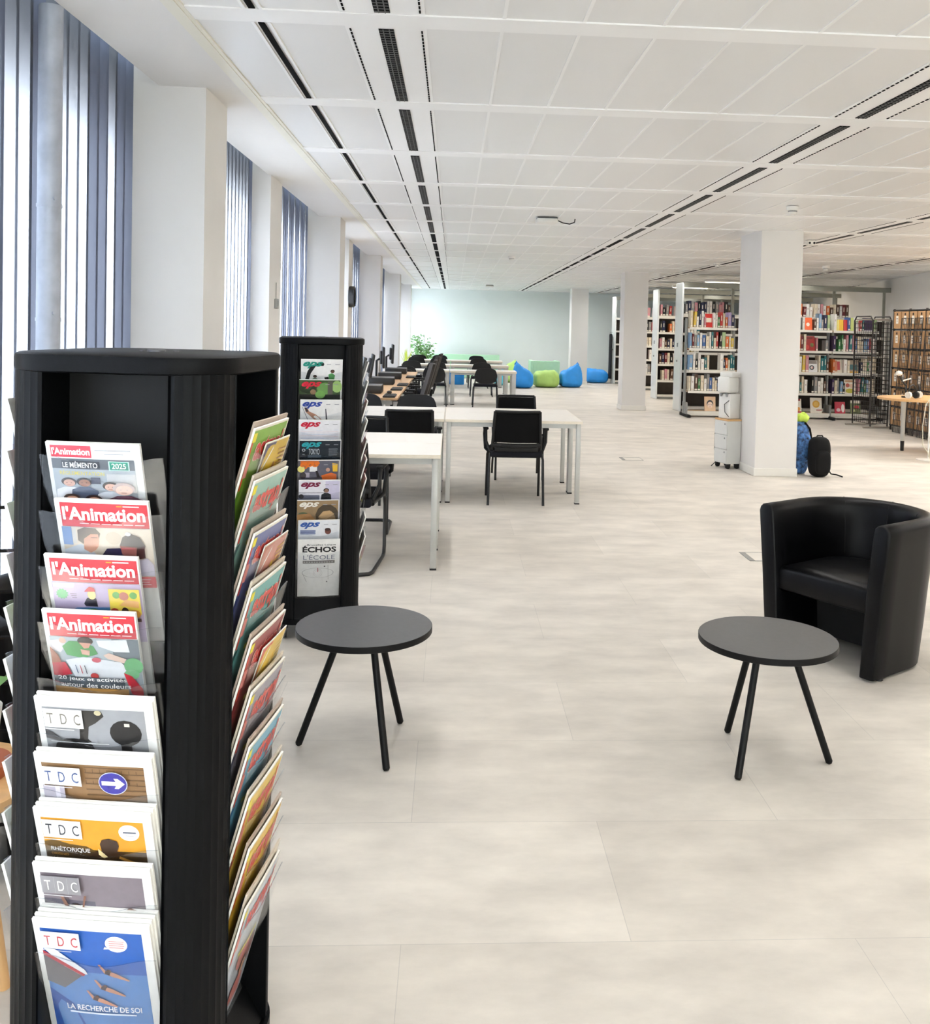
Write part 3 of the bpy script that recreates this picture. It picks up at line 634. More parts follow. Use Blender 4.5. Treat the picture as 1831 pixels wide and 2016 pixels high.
def cov_diver(c):
    tdc_head(c, (46, 96, 178), (188, 74, 84)); c.rect(0.055, 0.45, 0.925, 1, (84, 134, 196)); c.poly([(0.055, 0.62), (0.25, 0.75), (0.35, 1), (0.055, 1)], (40, 84, 164)); c.ell(0.70, 0.175, 0.095, 0.07, (250, 240, 240), 24); c.poly([(0.60, 0.20), (0.585, 0.225), (0.63, 0.22)], (250, 240, 240)); c.lines(0.64, 0.77, 0.145, 4, 0.018, (220, 150, 150))
    c.poly([(0.06, 0.25), (0.16, 0.25), (0.40, 0.42), (0.42, 0.46), (0.30, 0.47)], (230, 232, 238)); c.poly([(0.055, 0.27), (0.40, 0.46), (0.38, 0.48), (0.055, 0.31)], (184, 52, 66)); c.poly([(0.055, 0.31), (0.37, 0.475), (0.20, 0.60), (0.055, 0.55)], (104, 100, 106))
    for u, t in ((0.52, 0.36), (0.47, 0.50), (0.39, 0.60)):
        c.poly([(u, t), (u+0.02, t), (u+0.06, t+0.05), (u+0.14, t+0.07), (u+0.26, t+0.13), (u+0.25, t+0.14), (u+0.12, t+0.105), (u+0.05, t+0.08)], (196, 140, 116)); c.ell(u+0.09, t+0.055, 0.02, 0.016, (90, 64, 60)); c.poly([(u+0.06, t+0.05), (u+0.10, t+0.065), (u+0.09, t+0.09), (u+0.05, t+0.08)], (74, 58, 62))
    c.text(('LA RECHERCHE DE SOI', 0.012, 0), 0.20, 0.735, 0.85, 0.785, WHITE); c.rect(0.22, 0.80, 0.80, 0.815, (214, 226, 240))
GA = 'magazines in the front bays of the near rack'
magazine('a', 0, 0, -0.018, 0.174, 0.022, cov_memento, 'white magazine with teal 2025 badge, top of the near rack', GA)
magazine('a', 0, 1, -0.001, 0.174, 0.021, cov_teach, 'red titled magazine showing a woman facing a child', GA)
magazine('a', 0, 2, -0.019, 0.174, 0.021, cov_cartoon, 'red titled magazine with a lilac and yellow cartoon cover', GA)
magazine('a', 0, 3, -0.022, 0.174, 0.022, cov_colours, 'red titled magazine showing children painting, above an empty pocket', GA)
GT = 'white bordered three letter magazines in the near rack'
for row, dz, fn, l in ((5, 0.070, cov_black, 'white bordered magazine with a black punching ball on grey'), (6, 0.069, cov_arrow, 'white bordered magazine with a round blue arrow sign'),
                   (7, 0.070, cov_gold, 'white bordered magazine with a golden yellow cover and dark silhouette'), (8, 0.070, cov_grey, 'white bordered magazine with a grey dusk crowd photo'),
                   (9, 0.068, cov_diver, 'white bordered magazine with blue cover and three divers, lowest in the near rack')):
    magazine('a', 0, row, -0.005, 0.218, dz, fn, l, GT, th=0.005)
    extra = {5: 1, 6: 1, 7: 2, 8: 1, 9: 3}[row]
    for q in range(extra):
        magazine('a', 0, row, -0.003+0.003*q, 0.218, dz+0.006+0.005*q, None, ORD[q]+' white edged spare copy behind the '+l.replace('white bordered ', '').replace(', lowest in the near rack', ''), GT, th=0.005, dy=0.007*(q+1))

# right hand face of the near rack: colourful children's magazines, a large one in front of each pocket and others tucked behind
def kid(bg, low, accent, word=True, tcol=(214, 70, 62)):
    def f(c):
        c.rect(0, 0, 1, 1, (240, 236, 224)); c.rect(0.0, 0.015, 0.97, 1, bg); c.poly([(0.0, 0.42), (0.3, 0.36), (0.7, 0.40), (0.97, 0.34), (0.97, 1), (0.0, 1)], low)
        c.rect(0, 0.03, 0.09, 0.09, (240, 224, 40)); c.rect(0, 0.09, 0.035, 0.4, (214, 70, 50)); c.rect(0.0, 0.20, 0.09, 0.32, (232, 150, 140))
        if word:
            c.text(('astrapi', 0.035, 0.15), 0.13, 0.06, 0.93, 0.27, (246, 222, 206)); c.text(('astrapi', 0.035, 0.15), 0.142, 0.066, 0.918, 0.264, tcol)
        c.ell(0.42, 0.50, 0.16, 0.10, accent); c.ell(0.68, 0.56, 0.12, 0.09, tuple(int(v*0.7) for v in accent)); c.rect(0.2, 0.40, 0.7, 0.435, (236, 222, 80))
        c.person(0.5, 0.62, 0.08, (60, 40, 30), (226, 176, 140), accent)
    return f
def promo(bg, corner, stripe):
    def f(c):
        c.rect(0, 0, 1, 1, (240, 232, 214)); c.rect(0.01, 0.01, 0.97, 1, bg); c.poly([(0.01, 0.01), (0.42, 0.01), (0.01, 0.30)], corner); c.poly([(0.05, 0.23), (0.07, 0.25), (0.34, 0.06), (0.33, 0.04)], WHITE)
        c.ell(0.40, 0.30, 0.09, 0.07, stripe); c.ell(0.52, 0.22, 0.06, 0.05, stripe); c.lines(0.6, 0.93, 0.08, 5, 0.035, stripe, 0.010)
    return f
GK = "children's magazines on the right face of the near rack"
rows_right = [
    (0, (122, 168, 52), (92, 142, 40), (150, 170, 90), 'bright green', None),
    (1, (150, 190, 178), (70, 96, 98), (206, 200, 190), 'pale teal', ((206, 170, 40), (70, 66, 100), (150, 96, 40), 'yellow leaflet with a navy corner')),
    (2, (104, 112, 162), (42, 50, 110), (96, 130, 190), 'lavender and navy', None),
    (3, (110, 172, 170), (20, 62, 62), (214, 216, 90), 'sea green', ((198, 138, 124), (190, 120, 100), (222, 190, 80), 'salmon pink leaflet')),
    (4, (150, 70, 70), (122, 34, 40), (190, 90, 70), 'dark red', None),
    (5, (150, 146, 158), (84, 84, 110), (200, 90, 100), 'grey and lilac', ((222, 186, 70), (206, 64, 50), (236, 216, 150), 'curled yellow leaflet with a red corner')),
    (6, (110, 170, 196), (40, 96, 150), (196, 206, 140), 'sky blue', None),
    (7, (224, 190, 84), (150, 44, 60), (206, 150, 60), 'yellow and crimson', None),
    (8, (222, 180, 56), (202, 150, 44), (40, 96, 130), 'golden yellow', None),
    (9, (200, 206, 216), (188, 192, 200), (220, 130, 120), 'pale grey', None)]
for row, bg, low, ac, nm, pro in rows_right:
    magazine('a', 1, row, 0.0-0.004, 0.205, 0.045 if row < 9 else 0.035, kid(bg, low, ac), nm+" children's magazine on the right face of the near rack", GK, th=0.004, dy=-0.018, roll=0.01*(row % 3-1))
    magazine('a', 1, row, 0.004, 0.205, 0.055, None, 'spare copy behind the '+nm+" children's magazine", GK, th=0.004, dy=-0.010, edge=((206, 196, 180) if row % 2 else (186, 170, 156)))
    if pro: magazine('a', 1, row-1, 0.030, 0.150, 0.012, promo(*pro[:3]), pro[3]+" tucked among the children's magazines", GK, th=0.002, dy=-0.020, name='leaflet', tilt=0.03)
GL = 'magazines on the window side of the near rack'
for row, cl in enumerate([(110, 60, 60), (170, 180, 150), (150, 130, 140), (190, 200, 150), (210, 214, 220), (120, 60, 66), (200, 190, 196), (190, 200, 190), (196, 196, 206), (180, 186, 206)]):
    magazine('a', 3, row, 0.0, 0.205, 0.085, kid(cl, tuple(int(v*0.8) for v in cl), (180, 160, 150), False), 'pale magazine on the window side of the near rack, %s from the top' % ORD[row], GL, th=0.006, dy=-0.016)
for row in (0, 1, 3):
    magazine('a', 2, row, 0.0, 0.205, 0.11-0.01*row, None, 'white magazine peeking out behind the near rack, %s from the top' % {0: 'first', 1: 'second', 3: 'third'}[row], 'magazines on the far side of the near rack', th=0.008, edge=(222, 222, 228))

# sports magazines in the farther rack
EC = {'teal': (30, 140, 122), 'red': (206, 36, 60), 'blue': (40, 66, 150), 'crimson': (200, 26, 60), 'cyan': (40, 160, 168), 'orange': (226, 116, 34), 'plum': (120, 24, 60), 'cream': (240, 234, 222), 'royal': (50, 92, 170)}
def eps(bg, tc, art):
    def f(c):
        c.rect(0, 0, 1, 1, (236, 234, 232)); c.rect(0.0, 0.012, 0.985, 1, bg); c.ts = 0.8
        art(c); c.ts = 1.0
        c.text(('eps', 0.035, 0.45), 0.05, 0.035, 0.53, 0.145, EC[tc]); c.rect(0.62, 0.07, 0.72, 0.08, (150, 150, 156)); c.rect(0.82, 0.07, 0.93, 0.08, (150, 150, 156))
    return f
def art_run(c):
    c.poly([(0.10, 0.42), (0.16, 0.24), (0.25, 0.12), (0.52, 0.05), (0.56, 0.09), (0.54, 0.13), (0.36, 0.13), (0.24, 0.28), (0.19, 0.42)], (20, 20, 24)); c.person(0.76, 0.24, 0.045, (20, 20, 22), (96, 66, 54), (84, 160, 90), False); c.poly([(0.66, 0.30), (0.74, 0.27), (0.82, 0.31), (0.80, 0.42), (0.68, 0.42)], (84, 160, 90)); c.poly([(0.56, 0.36), (0.66, 0.34), (0.68, 0.42), (0.6, 0.42)], (26, 26, 30)); c.person(0.34, 0.34, 0.04, (40, 40, 40), (90, 70, 60), (70, 110, 80))
def art_forest(c):
    c.rect(0, 0.012, 0.985, 1, (60, 86, 48)); c.ell(0.2, 0.18, 0.2, 0.1, (40, 54, 36)); c.ell(0.62, 0.18, 0.2, 0.12, (104, 148, 80)); c.ell(0.9, 0.14, 0.12, 0.12, (150, 184, 110)); c.rect(0.68, 0.03, 0.80, 0.34, (88, 84, 78)); c.ell(0.33, 0.25, 0.07, 0.055, (140, 112, 84)); c.rect(0, 0.3, 0.985, 0.5, (30, 36, 34)); c.ell(0.5, 0.3, 0.12, 0.08, (110, 160, 80))
def art_legs(c):
    c.poly([(0.10, 0.17), (0.16, 0.16), (0.22, 0.24), (0.38, 0.30), (0.55, 0.42), (0.36, 0.42), (0.24, 0.33), (0.13, 0.25)], (170, 124, 100)); c.poly([(0.10, 0.16), (0.15, 0.16), (0.20, 0.24), (0.15, 0.25)], (50, 44, 50)); c.poly([(0.60, 0.18), (0.62, 0.18), (0.66, 0.42), (0.62, 0.42)], (60, 60, 68)); c.poly([(0.04, 0.14), (0.05, 0.14), (0.2, 0.42), (0.18, 0.42)], (110, 110, 120))
def art_sketch(c):
    for k in range(7): c.poly([(0.05, 0.2+0.03*k), (0.5, 0.22+0.025*k), (0.95, 0.2+0.035*k), (0.95, 0.206+0.035*k), (0.5, 0.226+0.025*k), (0.05, 0.206+0.03*k)], [(190, 200, 224), (226, 200, 206), (206, 206, 224)][k % 3])
def art_tokyo(c):
    c.rect(0.02, 0.02, 0.93, 1, (24, 34, 44)); c.text(('TOKYO', 0, 0), 0.22, 0.18, 0.48, 0.30, (210, 216, 220)); c.rect(0.2, 0.31, 0.52, 0.36, (74, 90, 102)); c.ell(0.10, 0.21, 0.04, 0.03, (200, 206, 210)); c.ell(0.10, 0.21, 0.025, 0.018, (24, 34, 44)); c.rect(0.07, 0.29, 0.13, 0.31, (170, 180, 186)); c.lines(0.70, 0.92, 0.18, 4, 0.04, (150, 160, 166), 0.012)
def art_kids(c):
    c.rect(0.02, 0.02, 0.95, 1, (92, 92, 106)); c.ell(0.08, 0.19, 0.09, 0.07, (232, 220, 130)); c.rect(0.06, 0.02, 0.5, 0.1, (206, 104, 40)); c.rect(0.28, 0.12, 0.46, 0.24, (226, 226, 226)); c.rect(0.16, 0.26, 0.28, 0.36, (180, 170, 184)); c.poly([(0.42, 0.22), (0.47, 0.22), (0.54, 0.36), (0.46, 0.36)], (24, 22, 26)); c.poly([(0.56, 0.32), (0.8, 0.26), (0.93, 0.3), (0.93, 0.42), (0.6, 0.42)], (222, 108, 44)); c.poly([(0.82, 0.06), (0.95, 0.08), (0.95, 0.24), (0.84, 0.24)], (226, 180, 50)); c.ell(0.72, 0.2, 0.05, 0.04, (196, 150, 130)); c.ell(0.12, 0.32, 0.08, 0.07, (44, 34, 40))
def art_boxer(c):
    c.rect(0.64, 0.02, 0.985, 1, (206, 200, 222)); c.rect(0, 0.26, 0.64, 0.27, (90, 92, 104)); c.person(0.66, 0.22, 0.06, (40, 36, 36), (150, 116, 100), (34, 36, 44)); c.rect(0, 0.31, 0.5, 0.42, (112, 116, 136)); c.ell(0.06, 0.34, 0.06, 0.05, (36, 38, 46))
def art_earth(c):
    c.rect(0, 0.012, 0.985, 1, (150, 124, 90)); c.poly([(0.44, 0.3), (0.5, 0.18), (0.62, 0.1), (0.8, 0.1), (0.94, 0.18), (0.985, 0.26), (0.985, 0.42), (0.46, 0.42)], (74, 62, 46)); c.poly([(0.5, 0.36), (0.62, 0.24), (0.78, 0.22), (0.9, 0.3), (0.7, 0.4)], (190, 156, 112)); c.ell(0.14, 0.3, 0.12, 0.05, (96, 108, 74)); c.poly([(0.0, 0.3), (0.3, 0.28), (0.45, 0.42), (0, 0.42)], (186, 134, 80))
def art_man(c):
    c.ell(0.72, 0.24, 0.075, 0.065, (110, 66, 58)); c.ell(0.71, 0.20, 0.07, 0.03, (60, 40, 38)); c.rect(0.05, 0.21, 0.42, 0.3, (150, 160, 190)); c.lines(0.06, 0.42, 0.22, 3, 0.03, (86, 96, 140), 0.012)
def cov_echos(c):
    c.rect(0, 0, 1, 1, (238, 236, 232)); c.ts = 0.85; c.text(('Bruxelles Laïque', 0.01, 0), 0.22, 0.09, 0.90, 0.135, (60, 60, 62)); c.text(('ÉCHOS', 0.035, 0), 0.11, 0.12, 0.91, 0.255, (26, 26, 28)); c.text(("L'ÉCOLE", 0, 0), 0.13, 0.29, 0.88, 0.40, (110, 118, 136)); c.rect(0.12, 0.42, 0.88, 0.475, (116, 112, 108))
    for k in range(12): c.rect(0.14+0.06*k, 0.438, 0.18+0.06*k, 0.458, (196, 194, 190))
    def ring(u, t, ru, rt, col):
        for k in range(26):
            a0, a1 = 2*PI*k/26, 2*PI*(k+1)/26
            c.b.add([c.P(u+ru*f*math.cos(a), t+rt*f*math.sin(a)) for a, f in ((a0, 1), (a1, 1), (a1, 0.965), (a0, 0.965))], [(0, 1, 2, 3)], c.mi(col))
    c.k += 1; ring(0.48, 0.66, 0.38, 0.10, (170, 168, 168)); ring(0.48, 0.66, 0.11, 0.075, (150, 148, 148)); ring(0.48, 0.66, 0.075, 0.05, (150, 148, 148)); c.rect(0.475, 0.56, 0.49, 0.64, (180, 70, 80)); c.poly([(0.72, 0.5), (0.726, 0.5), (0.74, 0.8), (0.734, 0.8)], (140, 138, 138)); c.poly([(0.12, 0.68), (0.13, 0.68), (0.22, 0.84), (0.21, 0.84)], (170, 168, 168)); c.ell(0.64, 0.53, 0.02, 0.012, (70, 68, 70), 8); c.ell(0.70, 0.84, 0.018, 0.012, (80, 78, 80), 8)
GE = 'sports magazines in the front bay of the farther rack'
for row, (bg, tc, art, l) in enumerate([((232, 230, 228), 'teal', art_run, 'white sports magazine with teal title and sprinters, topmost of the farther rack'), ((74, 96, 62), 'red', art_forest, 'sports magazine with red title over green woods'),
        ((228, 226, 224), 'blue', art_legs, 'white sports magazine with blue title and a bent leg'), ((230, 228, 232), 'crimson', art_sketch, 'white sports magazine with crimson title and pale sketches'), ((24, 34, 44), 'cyan', art_tokyo, 'dark navy sports magazine with cyan title'),
        ((110, 104, 110), 'orange', art_kids, 'sports magazine with orange title and children in orange'), ((228, 226, 232), 'plum', art_boxer, 'white sports magazine with plum title and a dark clad man'), ((150, 124, 90), 'cream', art_earth, 'brown earthy sports magazine with cream title'),
        ((230, 231, 234), 'royal', art_man, 'white sports magazine with royal blue title above the lowest one')]):
    magazine('b', 0, row, -0.006 if row % 2 else 0.0, 0.205, 0.062, eps(bg, tc, art), l, GE, th=0.003)
magazine('b', 0, 9, 0.002, 0.208, 0.065, cov_echos, 'white magazine with bold black title and line drawing, lowest in the farther rack', GE, th=0.004)
for row, cl in enumerate([(170, 186, 214), (196, 120, 120), (206, 206, 210), (190, 70, 84), (206, 150, 150), (180, 60, 60), (90, 100, 120), (214, 214, 216), (60, 60, 66), (196, 60, 66)]):
    if row == 7: continue
    magazine('b', 1, row, 0.0, 0.205, 0.045, kid(cl, tuple(int(v*0.85) for v in cl), (190, 180, 176), False), 'magazine jutting from the right face of the farther rack, %s from the top' % ORD[row if row < 7 else row-1], 'magazines on the right face of the farther rack', th=0.006, dy=-0.016)
# ------------------------------------------------------------------ coffee tables and tub chairs
M_LAM = mat('black_laminate_sheen', (84, 84, 86), rough=0.33, spec=0.5, noise=0.06, nscale=60, bump=0.05, bscale=500)  # black laminate greyed: sheen of the windows put into the base colour
M_EDGEB = mat('black_table_edge', (12, 12, 13), rough=0.5, spec=0.2, noise=0.05)
M_LEGB = mat('black_powder_coat', (8, 8, 9), rough=0.45, spec=0.2, noise=0.05)
def coffee_table(c, feet, label):
    e = empty('coffee_table', (c[0], c[1], 0), 0, label, 'coffee table', 'round coffee tables')
    b = MB(); n = 96; R = 0.256
    prof = [(0.0, 0.436), (R-0.002, 0.436), (R, 0.438), (R, 0.4585), (R-0.0015, 0.460)]
    b.lathe(prof, n, mi=1); b.lathe([(R-0.0015, 0.460), (0.0, 0.4602)], n, mi=0)
    b.build('tabletop', [M_LAM, M_EDGEB], e, smooth=30)
    for f in feet:
        d = Vector((f[0]-c[0], f[1]-c[1], 0)); top = d.normalized()*0.085+Vector((0, 0, 0.436)); foot = d+Vector((0, 0, 0.008)); ax = (top-foot).normalized()
        b = MB(); b.cyl(foot, top, 0.0132, n=18); b.cyl(foot-ax*0.007, foot, 0.009, 0.0132, n=18); b.build('leg', M_LEGB, e)
    b = MB(); b.lathe([(0.0, 0.428), (0.11, 0.428), (0.11, 0.436), (0, 0.436)], 32); b.build('fixing_plate', M_LEGB, e)
coffee_table((-0.311, 3.622), [(-0.549, 3.621), (-0.205, 3.411), (-0.178, 3.821)], 'round black coffee table beside the farther magazine rack')
coffee_table((1.205, 3.512), [(1.129, 3.731), (1.052, 3.332), (1.435, 3.457)], 'round black coffee table in front of the black tub armchair')
M_LEATHER = mat('black_leatherette', (6, 6, 8), rough=0.36, spec=0.18, noise=0.06, nscale=20, bump=0.12, bscale=350)
M_SHADOWB = mat('black_lining', (12, 12, 13), rough=0.8, noise=0.05)
def tub_chair(loc, rz, label):
    e = empty('tub_armchair', (loc[0], loc[1], 0), rz, label, 'armchair')
    RO, TH, ST = 0.338, 0.086, 0.30      # half width, shell thickness, straight arm length; front at local -y
    path = [(-RO+TH/2, y, (-1, 0)) for y in (0.0, 0.10, 0.20)]
    r = RO-TH/2
    for k in range(0, 25):
        a = PI-PI*k/24; path.append((r*math.cos(a), ST+(r*0.98)*math.sin(a), (math.cos(a), math.sin(a))))
    path += [(RO-TH/2, y, (1, 0)) for y in (0.20, 0.10, 0.0)]
    def prof(shr=1.0):
        t = TH/2*shr; pts = [(-t-0.022, 0.014), (t-0.034, 0.014), (t-0.016, 0.20), (t*1.0, 0.40), (t+0.022, 0.63)]
        for k in range(7):
            a = PI*k/6; pts.append((0.028+t*math.cos(a), 0.695+0.041*shr*math.sin(a)))
        pts += [(-t+0.020, 0.63), (-t, 0.40), (-t-0.012, 0.20)]
        return pts
    b = MB(); rings = []
    seq = [(path[0], -0.010, 0.70), (path[0], -0.006, 0.9)]+[(p, 0, 1.0) for p in path]+[(path[-1], -0.006, 0.9), (path[-1], -0.010, 0.70)]
    vs = []; np_ = len(prof())
    for p, dy, sh in seq:
        for q, z in prof(sh): vs.append((p[0]+p[2][0]*q, p[1]+p[2][1]*q+dy, z))
    fs = []
    for i in range(len(seq)-1): fs += [(i*np_+k, i*np_+(k+1) % np_, (i+1)*np_+(k+1) % np_, (i+1)*np_+k) for k in range(np_)]
    fs += [tuple(range(np_)), tuple((len(seq)-1)*np_+k for k in range(np_-1, -1, -1))]
    b.add(vs, fs); sh = b.build('shell', M_LEATHER, e, smooth=50)
    b = MB()                                                # stitched seams across the inner back
    for k in (9, 15, 21):
        p = path[min(k, len(path)-1)]
        pts = [(p[0]+p[2][0]*q*1.0, p[1]+p[2][1]*q, z) for q, z in [(-TH/2+0.002, 0.45), (-TH/2+0.020, 0.63), (0.028-TH/2*0.86, 0.716), (0.028, 0.736), (0.028+TH/2*0.86, 0.716)]]
        b.tube(pts, 0.0022, 6)
    b.build('seam', M_SHADOWB, sh)
    ri = RO-TH
    b = MB()
    def outline(g):
        return [(-ri+g, 0.015+g)]+[(-ri+g, 0.15)]+[((ri-g)*math.cos(PI-PI*k/16), ST+(ri-g)*0.98*math.sin(PI-PI*k/16)) for k in range(17)]+[(ri-g, 0.15), (ri-g, 0.015+g)]
    lv = [(0.012, 0.305, 0), (0.002, 0.318, 0), (0.0, 0.36, 0), (0.002, 0.405, 0), (0.016, 0.428, 0), (0.05, 0.442, 1), (0.12, 0.452, 1)]
    n = len(outline(0)); vs = []; fs = []
    for g, z, _ in lv: vs += [(p[0], p[1], z) for p in outline(g)]
    for q in range(len(lv)-1): fs += [(q*n+i, q*n+(i+1) % n, (q+1)*n+(i+1) % n, (q+1)*n+i) for i in range(n)]
    fs += [tuple(range(n-1, -1, -1)), tuple(range((len(lv)-1)*n, len(lv)*n))]
    b.add(vs, fs); b.build('seat_cushion', M_LEATHER, e, smooth=60)
    b = MB(); b.box((0, 0.34, 0.17), (2*ri, 0.02, 0.26)); b.build('seat_base', M_SHADOWB, e, smooth=0)
    for x, y in ((-RO+0.055, 0.07), (RO-0.055, 0.07), (-0.18, 0.56), (0.18, 0.56)):
        b = MB(); b.cyl((x, y, 0), (x, y, 0.02), 0.022, n=16); b.build('foot', M_RUBBER, e)
    return e
tub_chair((1.792, 4.505), math.radians(-56.2), 'black leatherette tub armchair behind the right coffee table')
tub_chair((-0.98, 2.93), math.radians(40), 'black tub armchair half hidden behind the near rack by the window')

# ------------------------------------------------------------------ study tables
M_TOP = mat('white_table_laminate', (224, 219, 211), rough=0.42, noise=0.015, nscale=30)
M_BEECH = mat('pale_wood_edge', (230, 220, 202), rough=0.5, noise=0.06, nscale=40, stretch=(1, 1, 6))
M_LEGG = mat('light_grey_metal', (190, 190, 186), rough=0.4, metal=0.15, noise=0.03)
def study_table(x0, x1, y0, y1, z, label, group, lw=0.042, tt=0.025):
    w, d = x1-x0, y1-y0
    e = empty('study_table', ((x0+x1)/2, (y0+y1)/2, 0), 0, label, 'table', group)
    b = MB(); b.box((0, 0, z-tt/2), (w-0.004, d-0.004, tt), 0, 0.002, seg=1); b.build('tabletop', M_TOP, e, smooth=30)
    b = MB()
    for s in (-1, 1): b.box((0, s*(d/2-0.0015), z-tt/2), (w-0.003, 0.003, tt-0.0015)); b.box((s*(w/2-0.0015), 0, z-tt/2), (0.003, d-0.003, tt-0.0015))
    b.build('edge_band', M_BEECH, e, smooth=0)
    b = MB()
    for s in (-1, 1): b.box((0, s*(d/2-0.05), z-tt-0.022), (w-0.1, 0.025, 0.04)); b.box((s*(w/2-0.05), 0, z-tt-0.022), (0.025, d-0.1, 0.04))
    b.build('frame_rail', M_LEGG, e, smooth=0)
    for sx in (-1, 1):
        for sy in (-1, 1):
            b = MB(); b.box((sx*(w/2-0.013-lw/2), sy*(d/2-0.013-lw/2), (z-tt-0.008)/2+0.008), (lw, lw, z-tt-0.008), 0, 0.006, seg=2); l = b.build('leg', M_LEGG, e)
            b = MB(); b.box((sx*(w/2-0.013-lw/2), sy*(d/2-0.013-lw/2), 0.006), (lw+0.002, lw+0.002, 0.012)); b.build('foot_cap', M_RUBBER, l, smooth=0)
TZ = 0.757
GTB = 'white study tables'
study_table(-1.31, -0.065, 6.22, 6.845, TZ, 'white study table nearest the camera, by the farther magazine rack', GTB)
study_table(-1.31, -0.065, 6.85, 7.475, TZ, 'white study table pushed against the back of the nearest one', GTB)
study_table(-0.055, 1.19, 8.62, 9.245, TZ, 'white study table with the black armchair drawn up on its near side', GTB)
study_table(-0.055, 1.19, 9.25, 9.875, TZ, 'white study table whose black chair shows above its far edge', GTB)
study_table(-1.31, -0.065, 8.62, 9.245, TZ, 'white study table left of the seam in the second row, near half', GTB)
study_table(-1.31, -0.065, 9.25, 9.875, TZ, 'white study table left of the seam in the second row, far half', GTB)
FAR_ROWS = [(19.35, 'third'), (22.15, 'fourth'), (25.0, 'fifth')]
for y, t in FAR_ROWS:
    study_table(-0.05, 1.30, y, y+0.65, 0.69, 'right white study table of the %s row, toward the bean bags' % t, GTB, 0.085, 0.04)
    study_table(-1.18, -0.06, y, y+0.65, 0.69, 'left white study table of the %s row, toward the bean bags' % t, GTB, 0.085, 0.04)

# ------------------------------------------------------------------ chairs
M_MESH = mat('black_mesh_fabric', (8, 8, 9), rough=0.9, spec=0.2, noise=0.15, nscale=200)
M_PLAS = mat('black_chair_plastic', (14, 14, 15), rough=0.5, spec=0.35, noise=0.06)
M_UPH = mat('navy_black_upholstery', (22, 23, 30), rough=0.9, spec=0.25, noise=0.12, nscale=120, bump=0.2, bscale=300)
M_TUBE = mat('black_steel_tube', (17, 17, 19), rough=0.35, noise=0.04)
def arm_chair(kind):
    """visitor chair facing +y: mesh back, arms, four legs or a cantilever frame"""
    e = empty('visitor_chair', (0, 0, 0), 0, 'black visitor chair', 'chair')
    b = MB(); b.box((0, 0.02, 0.455), (0.47, 0.46, 0.07), 0, 0.025, seg=3); b.build('seat', M_UPH, e, smooth=50)
    b = MB()
    def bk(u, v): return ((u-0.5)*0.43*(1-0.06*v), -0.235-0.06*v+0.035*math.cos((u-0.5)*PI)*-1+0.03, 0.56+0.27*v)
    b.grid(bk, 8, 5); n = len(b.v); b.grid(lambda u, v: tuple(Vector(bk(u, v))+Vector((0, 0.012, 0))), 8, 5); b.build('back_mesh', M_MESH, e)
    b = MB()
    pts = [Vector(bk(u/8, 1.05)) for u in range(9)]; b.tube(pts, 0.013, 8)
    for u in (0, 1): b.tube([Vector(bk(u, v)) for v in (-0.25, 0, 0.35, 0.7, 1.05)], 0.014, 8)
    b.tube([Vector(bk(u/8, -0.1)) for u in range(9)], 0.022, 8)
    b.build('back_frame', M_PLAS, e, smooth=60)
    b = MB(); b.box((0, -0.20, 0.505), (0.40, 0.05, 0.06), 0, 0.015); b.build('lumbar_block', M_PLAS, e)
    for s in (-1, 1):
        b = MB(); b.box((s*0.275, 0.0, 0.675), (0.05, 0.26, 0.025), 0, 0.010); b.tube([(s*0.275, 0.11, 0.665), (s*0.28, 0.12, 0.60), (s*0.27, 0.09, 0.47), (s*0.235, 0.05, 0.44)], 0.014, 8)
        b.tube([(s*0.275, -0.11, 0.665), (s*0.272, -0.13, 0.56), (s*0.235, -0.17, 0.47)], 0.013, 8); b.build('armrest', M_PLAS, e, smooth=60)
    if kind == 'four':
        for s in (-1, 1):
            b = MB(); b.tube([(s*0.235, 0.16, 0.45), (s*0.245, 0.20, 0.40), (s*0.248, 0.245, 0.0)], 0.0125, 10); b.build('leg', M_TUBE, e)
            b = MB(); b.tube([(s*0.235, -0.16, 0.45), (s*0.242, -0.20, 0.40), (s*0.248, -0.262, 0.0)], 0.0125, 10); b.build('leg', M_TUBE, e)
    else:
        b = MB(); z = 0.0125; f = []
        for s in (1, -1):
            L = [(s*0.235, -0.16, 0.44), (s*0.245, 0.22, 0.44), (s*0.248, 0.272, 0.41), (s*0.25, 0.282, 0.36), (s*0.25, 0.285, 0.07), (s*0.25, 0.268, 0.025), (s*0.25, 0.22, z), (s*0.25, -0.20, z), (s*0.235, -0.25, z), (s*0.17, -0.275, z), (0, -0.275, z)]
            b.tube(L, 0.0125, 10)
        b.build('sled_frame', M_TUBE, e, smooth=60)
    return e
